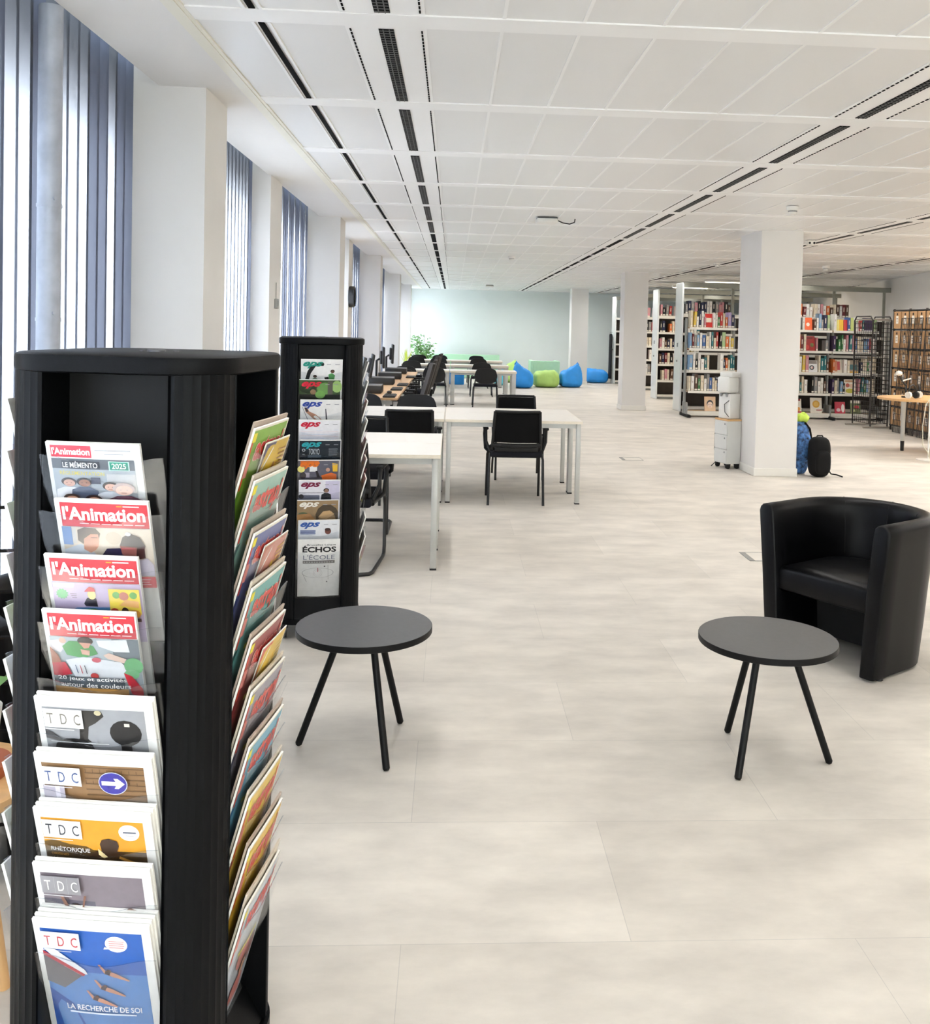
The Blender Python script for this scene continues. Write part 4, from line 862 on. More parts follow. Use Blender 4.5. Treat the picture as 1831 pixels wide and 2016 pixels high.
def iso_chair():
    """stacking conference chair facing +y: rounded plastic back shell, four oval legs"""
    e = empty('stacking_chair', (0, 0, 0), 0, 'black stacking chair', 'chair')
    b = MB(); b.box((0, 0.03, 0.455), (0.47, 0.42, 0.055), 0, 0.024, seg=3); b.build('seat', M_UPH, e, smooth=50)
    b = MB()
    def bk(u, v, o):
        w = 0.225*(1-0.16*max(0, v-0.55)**2/0.2-0.10*max(0, 0.3-v)/0.3); x = (u-0.5)*2*w; cx = abs(u-0.5)*2
        top = -0.045*cx**4 if v > 0.5 else 0.05*cx**3
        return (x, -0.225-0.05*v-0.03*(1-cx*cx)+o, 0.50+0.33*v+top*(1 if v > 0.5 else 1-v))
    for o in (0, 0.035): b.grid(lambda u, v: bk(u, v, o), 12, 8)
    n1 = 13*9; rim = list(range(13))+[j*13+12 for j in range(1, 9)]+[8*13+i for i in range(11, -1, -1)]+[j*13 for j in range(7, 0, -1)]
    fs = [(rim[i], rim[(i+1) % len(rim)], n1+rim[(i+1) % len(rim)], n1+rim[i]) for i in range(len(rim))]
    b.f += fs; b.m += [0]*len(fs); b.build('back_shell', M_PLAS, e, smooth=50)
    for s in (-1, 1):
        b = MB(); b.tube([(s*0.20, -0.235, 0.62), (s*0.215, -0.22, 0.5), (s*0.225, -0.12, 0.44), (s*0.23, -0.15, 0.40), (s*0.25, -0.27, 0.0)], 0.0125, 8); b.build('leg', M_TUBE, e)
        b = MB(); b.tube([(s*0.225, -0.10, 0.43), (s*0.225, 0.17, 0.43), (s*0.235, 0.22, 0.40), (s*0.25, 0.26, 0.0)], 0.0125, 8); b.build('leg', M_TUBE, e)
    return e
GC = 'black chairs around the study tables'
vc = arm_chair('four'); vc.location = (0.59, 8.80, 0); tag(vc, 'black mesh back armchair standing alone before the second table row', group=GC)
copy_tree(vc, (-0.385, 8.72, 0), 0.06, 'black mesh back armchair left of the seam in the second table row', GC)
copy_tree(vc, (0.71, 10.20, 0), PI+0.03, 'black square backed chair facing the camera across the second table row', GC)
cc = arm_chair('cantilever'); cc.location = (-0.715, 6.35, 0); cc.rotation_euler = (0, 0, -0.08); tag(cc, 'black cantilever armchair right beside the farther magazine rack', group=GC)
copy_tree(cc, (-0.72, 7.50, 0), PI, 'black cantilever chair on the far side of the nearest tables', GC)
ic = iso_chair(); ic.location = (-0.385, 10.35, 0); ic.rotation_euler = (0, 0, PI); tag(ic, 'dark rounded back chair behind the second table row, left of its seam', group=GC)
copy_tree(ic, (-0.98, 10.35, 0), PI, 'dark rounded back chair behind the second table row, beside the wooden desk', GC)
ys = [19.15, 21.95, 24.8, 27.0]
for k, y in enumerate(ys):
    t = ['nearest', 'second', 'third', 'farthest'][k]
    for x, side in ((0.66, 'right'), (-0.36, 'middle')):
        o = copy_tree(ic, (x, y, 0), 0, '%s black stacking chair in the %s column of the far tables' % (t, side), GC); o.scale = (1, 1, 0.93)
for k, y in enumerate((17.85, 19.1, 21.85, 24.7, 26.35)):
    o = copy_tree(ic, (-0.92, y, 0), 0, '%s black stacking chair in the left column by the windows' % ORD[k], GC); o.scale = (1, 1, 0.95)

# ------------------------------------------------------------------ computer desks along the windows
M_OAK = mat('light_oak_desk', (206, 168, 126), rough=0.45, noise=0.10, nscale=10, stretch=(1, 8, 1))
M_PC = mat('black_computer_case', (20, 20, 22), rough=0.4, noise=0.05); M_PCTOP = mat('grey_computer_lid', (120, 120, 122), rough=0.4, noise=0.04)
M_SCREEN = mat('dark_screen_glass', (16, 20, 30), rough=0.12, spec=0.6, noise=0.05)
def computer_desk(y0, y1, label):
    e = empty('computer_desk', (-0.93, (y0+y1)/2, 0), 0, label, 'desk', 'oak computer desks'); d = y1-y0
    b = MB(); b.box((0, 0, 0.744), (0.62, d-0.006, 0.026), 0, 0.002, seg=1); b.build('desktop', M_OAK, e)
    for s in (-1, 1):
        b = MB(); b.box((0.2, s*(d/2-0.06), 0.366), (0.05, 0.05, 0.731)); b.box((-0.2, s*(d/2-0.06), 0.366), (0.05, 0.05, 0.731)); b.box((0, s*(d/2-0.06), 0.70), (0.5, 0.04, 0.04)); b.build('leg', M_LEGG, e, smooth=0)
def mini_pc(x, y, label):
    e = empty('desktop_computer', (x, y, 0.757), 0, label, 'computer', 'computers on the oak desks')
    b = MB(); b.box((0, 0, 0.05), (0.34, 0.33, 0.088), 0, 0.004); b.box((0, 0, 0.097), (0.335, 0.325, 0.008), 1); b.build('case', [M_PC, M_PCTOP], e)
    b = MB(); b.box((0.171, 0, 0.05), (0.004, 0.31, 0.075)); b.build('front_panel', M_PLAS, e, smooth=0)
def monitor(x, y, rz, tilt, z, label):
    e = empty('monitor', (x, y, 0.757), rz, label, 'monitor', 'monitors on the oak desks')
    R = Matrix.Rotation(tilt, 4, 'X')
    b = MB(); b.box((0, 0, 0), (0.50, 0.035, 0.32), 0, 0.008); b.box((0, 0.03, 0), (0.28, 0.04, 0.2), 0, 0.012); b.build('housing', M_PC, e, M=Matrix.Translation((0, 0, z)) @ R)
    b = MB(); b.box((0, -0.0185, 0), (0.475, 0.002, 0.295)); b.build('screen', M_SCREEN, e, M=Matrix.Translation((0, 0, z)) @ R, smooth=0)
    b = MB(); b.tube([(0, 0.05, z-0.02), (0, 0.10, z-0.05), (0, 0.10, 0.02)], 0.018, 8); b.box((0, 0.06, 0.008), (0.22, 0.18, 0.016), 0, 0.004); b.build('stand', M_PC, e, smooth=50)
def keyboard(x, y, label):
    b = MB(); b.box((0, 0, 0.011), (0.14, 0.40, 0.018), 0, 0.004)
    for r in range(5): b.box((-0.05+r*0.025, 0, 0.021), (0.02, 0.38, 0.004), 1)
    tag(b.build('keyboard', [M_PC, M_PLAS], loc=(x, y, 0.757)), label, 'keyboard', 'keyboards on the oak desks')
for k, (y0, y1) in enumerate([(10.95, 12.5), (12.5, 14.05), (14.05, 15.6), (15.6, 17.15)]):
    t = ORD[k]+' oak computer desk from the camera'
    computer_desk(y0, y1, 'light '+t)
for k, (x, y) in enumerate([(-1.02, 11.75), (-0.98, 13.45), (-0.96, 14.85), (-0.95, 16.4)]): mini_pc(x, y, 'flat black desktop computer on the %s oak desk' % ORD[k])
for k, (x, y) in enumerate([(-0.72, 11.2), (-0.71, 12.4), (-0.68, 13.3), (-0.66, 15.3)]): keyboard(x, y, '%s black keyboard along the oak desks' % ORD[k])
b = MB(); b.ell((0, 0, 0.014), (0.032, 0.055, 0.02)); tag(b.build('computer_mouse', M_PC, loc=(-0.76, 11.72, 0.757)), 'black computer mouse between the first keyboards on the oak desk', 'mouse')
for k, (x, y, rz, tl, z) in enumerate([(-1.13, 11.95, PI/2+0.20, 0.20, 0.27), (-1.12, 13.35, PI/2+0.12, 0.15, 0.26), (-1.06, 14.75, PI/2+0.10, 0.0, 0.33), (-1.02, 16.3, PI/2+0.10, 0.03, 0.34)]):
    monitor(x, y, rz, tl, z, '%s black monitor along the window desks' % ORD[k])
def office_chair():
    e = empty('office_chair', (0, 0, 0), 0, 'office chair', 'chair')
    b = MB(); b.box((0, 0.03, 0.475), (0.49, 0.48, 0.075), 0, 0.03, seg=3); b.build('seat', M_UPH, e, smooth=50)
    b = MB()
    def bk(u, v, o): return ((u-0.5)*0.46*(1-0.12*abs(v-0.5)), -0.23-0.16*v-0.03*math.cos((u-0.5)*PI)+o, 0.56+0.56*v)
    for o in (0, 0.03): b.grid(lambda u, v: bk(u, v, o), 8, 8)
    n1 = 81; rim = list(range(9))+[j*9+8 for j in range(1, 9)]+[72+i for i in range(7, -1, -1)]+[j*9 for j in range(7, 0, -1)]
    fs = [(rim[i], rim[(i+1) % len(rim)], n1+rim[(i+1) % len(rim)], n1+rim[i]) for i in range(len(rim))]
    b.f += fs; b.m += [0]*len(fs); b.build('backrest', mat('brown_black_mesh', (44, 38, 34), rough=0.8, noise=0.1, nscale=150), e, smooth=50)
    b = MB(); b.tube([(0, -0.04, 0.43), (0, -0.26, 0.46), (0, -0.30, 0.62)], 0.025, 8); b.build('back_bar', M_PLAS, e, smooth=60)
    for s in (-1, 1):
        b = MB(); b.box((s*0.27, 0.02, 0.68), (0.06, 0.25, 0.025), 0, 0.01); b.tube([(s*0.27, 0.0, 0.67), (s*0.275, 0, 0.5), (s*0.22, 0, 0.45)], 0.018, 8); b.build('armrest', M_PLAS, e, smooth=50)
    b = MB(); b.cyl((0, 0, 0.09), (0, 0, 0.44), 0.028, n=12); b.build('gas_lift', M_PLAS, e)
    for k in range(5):
        a = 2*PI*k/5+0.3; b = MB(); b.tube([(0, 0, 0.11), (0.28*math.cos(a), 0.28*math.sin(a), 0.07)], 0.02, 8); b.cyl((0.28*math.cos(a)-0.01, 0.28*math.sin(a), 0.028), (0.28*math.cos(a)+0.01, 0.28*math.sin(a), 0.028), 0.028, n=12); b.build('base_arm', M_PLAS, e)
    return e
oc = office_chair(); oc.location = (-0.62, 11.9, 0); oc.rotation_euler = (0, 0, PI/2+0.12); tag(oc, 'first high backed office chair at the oak desks', group='office chairs at the oak desks')
for k, (x, y, rz) in enumerate([(-0.62, 13.2, PI/2), (-0.60, 14.6, PI/2+0.1), (-0.58, 16.2, PI/2-0.05)]): copy_tree(oc, (x, y, 0), rz, '%s high backed office chair at the oak desks' % ORD[k+1], 'office chairs at the oak desks')
# ------------------------------------------------------------------ bookcases
M_SHELFW = mat('white_shelf_steel', (226, 222, 212), rough=0.4, noise=0.02); M_SHELFO = mat('oak_shelf_board', (206, 176, 138), rough=0.5, noise=0.08, nscale=12, stretch=(1, 6, 1))
M_PANEL = mat('end_panel_white', (228, 232, 230), rough=0.3, noise=0.01); M_UPR = mat('grey_upright_steel', (140, 142, 140), rough=0.4, metal=0.3, noise=0.03)
M_GREYM = mat('grey_green_steel', (150, 150, 138), rough=0.45, noise=0.05)
BX = [4.37, 5.28, 6.19, 7.10, 8.01]; BY = 17.62; SHZ = [0.115, 0.49, 0.885, 1.285, 1.675]
lb = empty('low_bookcase', (6.19, BY+0.15, 0), 0, 'low open bookcase of white and oak shelves running behind the white pillar', 'bookcase')
ox, oy = 6.19, BY+0.15
for x in BX:
    b = MB(); b.box((x-ox, 0.06, 0.94), (0.035, 0.07, 1.80)); b.box((x-ox, -0.03, 0.03), (0.06, 0.62, 0.05), 1); b.box((x-ox, 0.0, 0.16), (0.03, 0.30, 0.22)); b.build('upright', [M_UPR, M_RUBBER], lb, smooth=0)
for k in range(4):
    for q, z in enumerate(SHZ):
        b = MB(); b.box(((BX[k]+BX[k+1])/2-ox, -0.005, z-0.012), (0.885, 0.31, 0.02), 1 if (q+k) % 2 or q in (0, 4) else 0); b.box(((BX[k]+BX[k+1])/2-ox, -0.155, z-0.02), (0.885, 0.012, 0.045), 0); b.build('shelf', [M_SHELFW, M_SHELFO], lb, smooth=0)
    b = MB(); b.box(((BX[k]+BX[k+1])/2-ox, -0.14, 0.065), (0.87, 0.02, 0.06)); b.build('plinth', M_SHELFW, lb, smooth=0)
BOOK_COL = {'white': (232, 228, 220), 'cream': (222, 206, 176), 'red': (186, 40, 36), 'dark red': (112, 28, 34), 'orange': (222, 104, 36), 'yellow': (226, 190, 62), 'green': (64, 128, 72), 'pale green': (160, 190, 130), 'teal': (38, 118, 124),
            'blue': (52, 96, 164), 'pale blue': (126, 168, 204), 'navy': (30, 36, 74), 'purple': (62, 34, 82), 'pink': (206, 130, 140), 'brown': (92, 60, 42), 'black': (26, 24, 26), 'grey': (140, 138, 136), 'lilac': (164, 146, 190)}
BOOK_COL = {k: tuple(int(v*0.88+0.12*(sum(c)/3)) for v in c) for k, c in BOOK_COL.items()}; CN = list(BOOK_COL); BW = [22, 17, 5, 4, 4, 4, 3, 4, 4, 4, 5, 3, 1, 4, 4, 5, 5, 3]
M_BPAGE = mat('book_pages', (234, 228, 212), rough=0.7, noise=0.03)
rb = random.Random(21); BOOKMESH = {}; NBOOK = [0]
def book_mesh(t, h, d, c):
    key = (round(t, 3), round(h, 2), c)
    if key in BOOKMESH: return BOOKMESH[key]
    b = MB(); x = t/2; cv = 0.003
    b.box((0, 0.006, h/2), (t-2*cv, d-0.014, h-0.008), 1)
    b.box((-x+cv/2, 0, h/2), (cv, d, h)); b.box((x-cv/2, 0, h/2), (cv, d, h)); b.box((0, -d/2+cv/2, h/2), (t, cv, h))
    b.box((0, -d/2-0.0006, h*0.62), (t*0.3, 0.001, h*(0.34 if sum(BOOK_COL[c]) < 560 else 0.12)), 2); b.box((0, -d/2-0.0006, 0.025), (t*0.85, 0.001, 0.028), 1)
    o = b.build('book', [mat('cloth_'+c.replace(' ', '_'), BOOK_COL[c], rough=0.5, noise=0.06, nscale=60), M_BPAGE, mat('spine_title_'+('dark' if sum(BOOK_COL[c]) > 380 else 'light'), (188, 168, 156) if sum(BOOK_COL[c]) > 380 else (214, 206, 190), rough=0.5, noise=0.05)], smooth=0)
    BOOKMESH[key] = o.data; bpy.data.objects.remove(o); return BOOKMESH[key]
def shelf_books(x0, x1, y, z, hmax, where, group, tmin=0.034, tmax=0.062, palette=None, skip=0.06, d=0.19, gaps=()):
    x = x0; n = 0; used = {}
    while x < x1-tmin:
        if any(a <= x < c for a, c in gaps): x = [c for a, c in gaps if a <= x < c][0]; continue
        if rb.random() < skip: x += rb.uniform(0.03, 0.10); continue
        t = rb.choice([tmin, (tmin+tmax)/2, tmax, tmin*1.2]); h = rb.choice([0.20, 0.23, 0.25, 0.27, 0.29, 0.31]); h = min(h, hmax)
        if x+t > x1: break
        c = rb.choices(palette or CN, BW if not palette else None)[0]
        me = book_mesh(t, h, d, c)
        o = bpy.data.objects.new('book', me); COL.objects.link(o); o.location = (x+t/2+0.002, y+rb.uniform(-0.012, 0.012)-0.0, z)
        if rb.random() < 0.12:
            o.rotation_euler = (0, 0.07, 0); o.location.x += 0.008; o.location.z += t/2*math.sin(0.07); x += 0.012
        used[c] = used.get(c, 0)+1
        tag(o, '%s %s book from left, %s' % (ORD[used[c]-1], c, where), 'book', group)
        x += t+0.004; n += 1; NBOOK[0] += 1
LV = {4: 'top shelf', 3: 'second shelf', 2: 'third shelf', 1: 'fourth shelf'}
def face_out(x, y, z, w, h, bg, draw, label, tiltx=-0.16, rz=0.0, cat='book', group='books shown face out on the low bookcase'):
    e = MB(); e.box((0, 0.013, h/2), (w, 0.02, h), 0); o = e.build('displayed_book', [mat('displayed_cover_%d_%d_%d' % bg, bg, rough=0.45, noise=0.05)], smooth=0)
    c = Cover(w, h); c.P = lambda u, t: ((u-0.5)*w, -0.0003*c.k-0.0002+0.003, (1-t)*h); draw(c); k = c.b.build('cover', c.mats, o, recalc=False, smooth=0)
    o.location = (x, y, z+0.001); o.rotation_euler = (tiltx, 0, rz); tag(o, label, cat, group); return o
GB = 'books on the low bookcase'
for lvl in (4, 3, 2, 1):
    z = SHZ[lvl]+0.0005
    g1 = {4: [(4.69, 4.83)], 3: [], 2: [(4.86, 4.98)], 1: [(4.90, 5.13)]}[lvl]
    g3 = {4: [(6.56, 6.74)], 3: [(6.57, 6.80)], 2: [(6.66, 6.86)], 1: [(6.62, 6.74)]}[lvl]
    g4 = {4: [(7.14, 7.40), (7.41, 7.62), (7.68, 7.90)], 3: [(7.66, 7.72)], 2: [(7.14, 7.34), (7.44, 7.66)], 1: [(7.38, 7.62)]}[lvl]
    y = BY+0.12
    shelf_books(4.40, 5.26, y, z, 0.31, LV[lvl]+', low bookcase left of pillar', GB, 0.036, 0.062, gaps=g1)
    shelf_books(6.36, 7.08, y, z, 0.31, LV[lvl]+', low bookcase just right of pillar', GB, 0.036, 0.060, gaps=g3)
    shelf_books(7.13, 7.98, y, z, 0.31, LV[lvl]+', low bookcase next to wire stand', GB, 0.036, 0.062, gaps=g4)
fy = BY+0.06
def d_plain(*sh):
    def f(c):
        for s in sh: getattr(c, s[0])(*s[1:])
    return f
face_out(4.76, fy, SHZ[4], 0.13, 0.26, (186, 40, 36), d_plain(('rect', 0, 0, 1, 1, (196, 44, 38)), ('rect', 0.08, 0.3, 0.92, 0.62, (226, 214, 196))), 'red and cream book face out on the top shelf, left bay')
face_out(5.015, fy, SHZ[1], 0.22, 0.27, (26, 26, 40), d_plain(('rect', 0, 0, 1, 1, (26, 28, 44)), ('rect', 0.15, 0.07, 0.85, 0.12, (200, 200, 206)), ('ell', 0.5, 0.5, 0.2, 0.16, (150, 60, 66)), ('ell', 0.75, 0.6, 0.1, 0.14, (206, 210, 220)), ('ell', 0.25, 0.55, 0.12, 0.12, (60, 84, 120))), 'large black picture book face out, fourth shelf, left bay')
face_out(4.83, fy, SHZ[0], 0.21, 0.27, (222, 184, 146), d_plain(('rect', 0, 0, 1, 1, (224, 188, 150)), ('ell', 0.5, 0.5, 0.3, 0.26, (40, 34, 36)), ('ell', 0.5, 0.58, 0.24, 0.22, (236, 210, 190)), ('ell', 0.4, 0.56, 0.03, 0.04, (40, 34, 36)), ('ell', 0.6, 0.56, 0.03, 0.04, (40, 34, 36)), ('rect', 0.43, 0.7, 0.57, 0.73, (190, 60, 60))), 'peach picture book with a black haired face, bottom shelf, left bay')
face_out(5.16, fy, SHZ[0], 0.12, 0.22, (110, 76, 66), d_plain(('rect', 0, 0, 1, 1, (120, 96, 90)), ('ell', 0.5, 0.2, 0.4, 0.12, (160, 80, 56))), 'small brown book face out on the bottom shelf near the white machine')
face_out(6.65, fy, SHZ[4], 0.165, 0.235, (232, 96, 34), d_plain(('rect', 0, 0, 1, 1, (236, 100, 36)), ('ell', 0.5, 0.55, 0.2, 0.15, (244, 230, 210))), 'bright orange book face out on the top shelf, right of the pillar')
face_out(6.685, fy, SHZ[3], 0.22, 0.28, (150, 32, 30), d_plain(('rect', 0, 0, 1, 1, (158, 34, 32)), ('rect', 0.1, 0.1, 0.8, 0.18, (110, 24, 26)), ('ell', 0.75, 0.6, 0.16, 0.14, (112, 110, 60)), ('ell', 0.3, 0.75, 0.2, 0.16, (196, 50, 44))), 'large dark red book face out on the second shelf')
face_out(6.76, fy, SHZ[2], 0.19, 0.225, (226, 226, 226), d_plain(('rect', 0, 0, 1, 1, (232, 232, 232)), ('rect', 0.05, 0.02, 0.95, 0.3, (146, 136, 132)), ('ell', 0.45, 0.62, 0.24, 0.2, (60, 60, 66)), ('ell', 0.45, 0.62, 0.14, 0.11, (228, 220, 214)), ('ell', 0.5, 0.64, 0.06, 0.05, (200, 60, 60))), 'white square book with a dark ring, third shelf right of the pillar')
face_out(7.24, fy, SHZ[2], 0.18, 0.25, (206, 200, 180), d_plain(('rect', 0, 0, 1, 1, (214, 206, 186)), ('rect', 0.1, 0.08, 0.5, 0.9, (196, 120, 84)), ('rect', 0.5, 0.15, 0.8, 0.8, (186, 40, 46))), 'red and tan book leaning on the third shelf by the divider')
face_out(7.55, fy, SHZ[2], 0.20, 0.245, (150, 134, 116), d_plain(('rect', 0, 0, 1, 1, (160, 142, 122)), ('rect', 0.1, 0.35, 0.9, 0.75, (34, 92, 96)), ('rect', 0, 0.88, 1, 1, (206, 160, 60))), 'tan book with a teal window, third shelf, right bay')
face_out(7.50, fy, SHZ[1], 0.22, 0.275, (226, 214, 196), d_plain(('rect', 0, 0, 1, 1, (232, 222, 204)), ('rect', 0.1, 0.06, 0.9, 0.2, (196, 150, 110)), ('ell', 0.3, 0.42, 0.18, 0.14, (190, 84, 64)), ('ell', 0.65, 0.45, 0.2, 0.14, (226, 190, 160)), ('ell', 0.5, 0.8, 0.4, 0.16, (190, 180, 60))), 'cream picture book with animals and grass, fourth shelf, right bay')
face_out(6.48, fy, SHZ[0], 0.19, 0.26, (232, 226, 214), d_plain(('rect', 0, 0, 1, 1, (234, 228, 216)), ('rect', 0.1, 0.0, 0.9, 0.14, (150, 40, 46)), ('ell', 0.35, 0.4, 0.2, 0.1, (170, 150, 140)), ('ell', 0.35, 0.72, 0.25, 0.16, (226, 140, 60)), ('ell', 0.72, 0.74, 0.18, 0.15, (230, 160, 84)), ('rect', 0, 0.9, 1, 1, (190, 50, 44))), 'white cookery book with oranges, bottom shelf beside the pillar')
face_out(6.86, fy, SHZ[0], 0.22, 0.29, (230, 224, 210), d_plain(('rect', 0, 0, 1, 1, (234, 228, 214)), ('ell', 0.5, 0.42, 0.32, 0.24, (216, 166, 70)), ('ell', 0.5, 0.42, 0.2, 0.15, (226, 186, 100)), ('rect', 0.5, 0.78, 0.98, 0.83, (176, 40, 56))), 'cream book with a round yellow tart on the bottom shelf')
face_out(7.32, fy, SHZ[0], 0.20, 0.22, (190, 40, 66), d_plain(('rect', 0, 0, 1, 1, (196, 48, 72)), ('ell', 0.78, 0.55, 0.16, 0.36, (238, 230, 228)), ('ell', 0.35, 0.7, 0.2, 0.15, (226, 190, 196))), 'crimson book with a white figure, bottom shelf by the divider')
face_out(7.62, fy, SHZ[0], 0.19, 0.25, (120, 130, 90), d_plain(('rect', 0, 0, 1, 1, (116, 128, 86)), ('rect', 0, 0, 1, 0.2, (226, 220, 206)), ('ell', 0.6, 0.5, 0.25, 0.14, (186, 50, 60)), ('ell', 0.3, 0.8, 0.2, 0.12, (200, 206, 150))), 'green vegetable cookery book, bottom shelf, right bay')
for x, w, bgc, l in ((7.21, 0.075, (240, 226, 120), 'pale yellow'), (7.29, 0.075, (236, 186, 30), 'golden yellow'), (7.37, 0.065, (206, 36, 28), 'bright red')):
    face_out(x, fy, SHZ[4], w, 0.21, bgc, d_plain(('rect', 0, 0, 1, 1, bgc)), l+' narrow book face out on the top shelf of the right bay', -0.10)
face_out(7.47, fy, SHZ[4], 0.11, 0.25, (206, 222, 120), d_plain(('rect', 0, 0, 1, 1, (210, 224, 130)), ('ell', 0.3, 0.8, 0.2, 0.1, (90, 130, 70))), 'lime green book face out on the top shelf of the right bay', -0.1)
face_out(7.585, fy, SHZ[4], 0.10, 0.26, (236, 238, 230), d_plain(('rect', 0, 0, 1, 1, (238, 240, 232)), ('ell', 0.6, 0.3, 0.2, 0.08, (150, 170, 120))), 'white book face out beside the lime green one, top shelf', -0.1)
for q in range(3): face_out(7.73+0.065*q, fy, SHZ[4], 0.062, 0.25, (54, 30, 72), d_plain(('rect', 0, 0, 1, 1, (56, 32, 76)), ('rect', 0, 0.9, 1, 1, (206, 200, 206))), ['left', 'middle', 'right'][q]+' of three dark purple books at the right end of the top shelf', -0.08)

# tall mobile stacks with white end panels
def stack_unit(x0, x1, y0, h, label, panel_w=0.55, bays=4):
    e = empty('book_stack', (x0, y0, 0), 0, label, 'book stack', 'tall book stacks'); w = x1-x0
    b = MB(); b.box((0.02, panel_w/2, h/2), (0.04, panel_w, h-0.01), 0, 0.003, seg=1); p = b.build('end_panel', M_PANEL, e)
    b = MB(); b.box((-0.003, panel_w/2, 1.32), (0.008, 0.08, 0.08), 0); b.cyl((-0.02, panel_w/2, 1.0), (0, panel_w/2, 1.0), 0.02, n=12); b.build('turning_handle', M_UPR, p)
    for q, z in enumerate((0.10, 0.44, 0.82, 1.18, 1.56, 1.94)):
        b = MB(); b.box((0.04+(w-0.04)/2, 0.14, z-0.012), (w-0.05, 0.26, 0.022)); b.box((0.04+(w-0.04)/2, 0.012, z-0.02), (w-0.05, 0.012, 0.05)); b.build('shelf', M_SHELFW, e, smooth=0)
    for k in range(bays+1):
        b = MB(); b.box((0.06+(w-0.09)*k/bays, 0.28, h/2), (0.05, 0.03, h-0.06)); b.box((0.06+(w-0.09)*k/bays, 0.15, h-0.06), (0.04, 0.26, 0.06)); b.build('upright', M_GREYM, e, smooth=0)
    b = MB(); b.box((w/2, 0.30, 0.95), (w-0.06, 0.01, 1.86)); b.build('back_panel', mat('stack_back_dark', (66, 58, 52), rough=0.7, noise=0.1), e, smooth=0)
    b = MB(); b.box((w/2, panel_w/2, h-0.015), (w-0.04, panel_w, 0.03)); b.box((w/2, 0.02, h-0.06), (w-0.04, 0.03, 0.07)); b.build('canopy', M_GREYM, e, smooth=0)
    b = MB(); b.box((w/2+0.02, panel_w/2, 0.04), (w-0.06, panel_w-0.04, 0.07)); b.build('rail_base', M_UPR, e, smooth=0)
    return e
stack_unit(4.50, 8.75, 18.78, 2.56, 'tall white ended book stack directly behind the low bookcase')
stack_unit(4.73, 9.1, 22.10, 2.56, 'tall white ended book stack second from the camera')
stack_unit(4.74, 9.6, 25.2, 2.56, 'tall book stack whose end is hidden by the second pillar')
stack_unit(4.72, 9.9, 27.9, 2.56, 'farthest tall book stack near the pale green wall')
GS = 'books in the tall stacks'; PT = ['red', 'dark red', 'black', 'brown', 'orange', 'white', 'cream', 'navy', 'grey', 'pink', 'white', 'black', 'cream', 'brown']
SZ = (0.10, 0.44, 0.82, 1.18, 1.56, 1.94); SN = ['bottom', 'second lowest', 'third lowest', 'fourth', 'fifth', 'top']
shelf_books(4.58, 5.50, 18.90, SZ[5]+0.001, 0.26, 'top shelf, first tall stack left of pillar', GS, 0.048, 0.066, PT, 0.05)
shelf_books(6.75, 7.95, 18.90, SZ[5]+0.001, 0.26, 'top shelf, first tall stack right of pillar', GS, 0.052, 0.068, PT, 0.06)
for q in (1, 2, 3, 4): shelf_books(4.58, 4.88, 18.90, SZ[q]+0.001, 0.26, SN[q]+' shelf, first tall stack', GS, 0.045, 0.06, None, 0.06)
for q in (1, 2, 3, 4, 5): shelf_books(4.80, 5.22, 22.22, SZ[q]+0.001, 0.26, SN[q]+' shelf, second tall stack', GS, 0.05, 0.07, PT, 0.1)
for q in (1, 2, 3, 4, 5): shelf_books(5.02, 5.38, 25.32, SZ[q]+0.001, 0.26, SN[q]+' shelf, third tall stack', GS, 0.06, 0.08, PT, 0.1)

# ------------------------------------------------------------------ archive boxes, wire stand
M_CARD = mat('brown_archive_card', (186, 144, 98), rough=0.7, noise=0.10, nscale=9, bump=0.1); M_LABELW = mat('box_label_paper', (232, 226, 214), rough=0.6, noise=0.05)
M_WIRE = mat('dark_wire', (58, 53, 50), rough=0.4, metal=0.5, noise=0.06)
ar = empty('archive_rack', (7.64, 14.86, 0), 0, 'dark metal rack filled with brown archive boxes at the right edge', 'rack')
ROWB = [0.10+0.325*k for k in range(6)]
for k in range(7):
    b = MB(); b.box((0.05, 0.0, 0.085+0.325*k), (0.40, 2.3, 0.02)); b.build('shelf', M_WIRE, ar, smooth=0)
for y in (-1.13, -0.56, 0.0, 0.56, 1.13):
    b = MB(); b.box((-0.13, y, 1.03), (0.03, 0.02, 2.06)); b.box((0.23, y, 1.03), (0.03, 0.02, 2.06)); b.build('upright', M_WIRE, ar, smooth=0)
def archive_box():
    e = empty('archive_box', (0, 0, 0), 0, 'archive box', 'box')
    b = MB(); b.box((0, 0, 0.145), (0.30, 0.24, 0.29), 0, 0.003, seg=1); b.build('carton', M_CARD, e)
    b = MB(); b.box((-0.1505, 0, 0.15), (0.001, 0.085, 0.13), 0); b.box((-0.151, 0, 0.17), (0.001, 0.06, 0.012), 1); b.box((-0.151, 0, 0.13), (0.001, 0.05, 0.008), 1); b.build('paper_label', [M_LABELW, mat('label_print', (90, 86, 84), rough=0.6)], e, smooth=0)
    b = MB(); b.cyl((-0.149, 0, 0.245), (-0.1515, 0, 0.245), 0.022, n=14); b.build('finger_hole', M_SHADOWB, e)
    return e
ab = None
for r in range(6):
    for k in range(8):
        loc = (7.64, 14.86-0.98+0.28*k, ROWB[r]); l = 'brown archive box with white label, %s column from the wire stand, %s row up' % (ORD[7-k], ORD[r])
        if ab is None: ab = archive_box(); ab.location = loc; tag(ab, l, group='archive boxes')
        else: copy_tree(ab, loc, None, l, 'archive boxes')
ws = empty('wire_stand', (7.33, 16.42, 0), math.radians(8), 'dark wire mesh display stand between the low bookcase and the archive boxes', 'display stand')
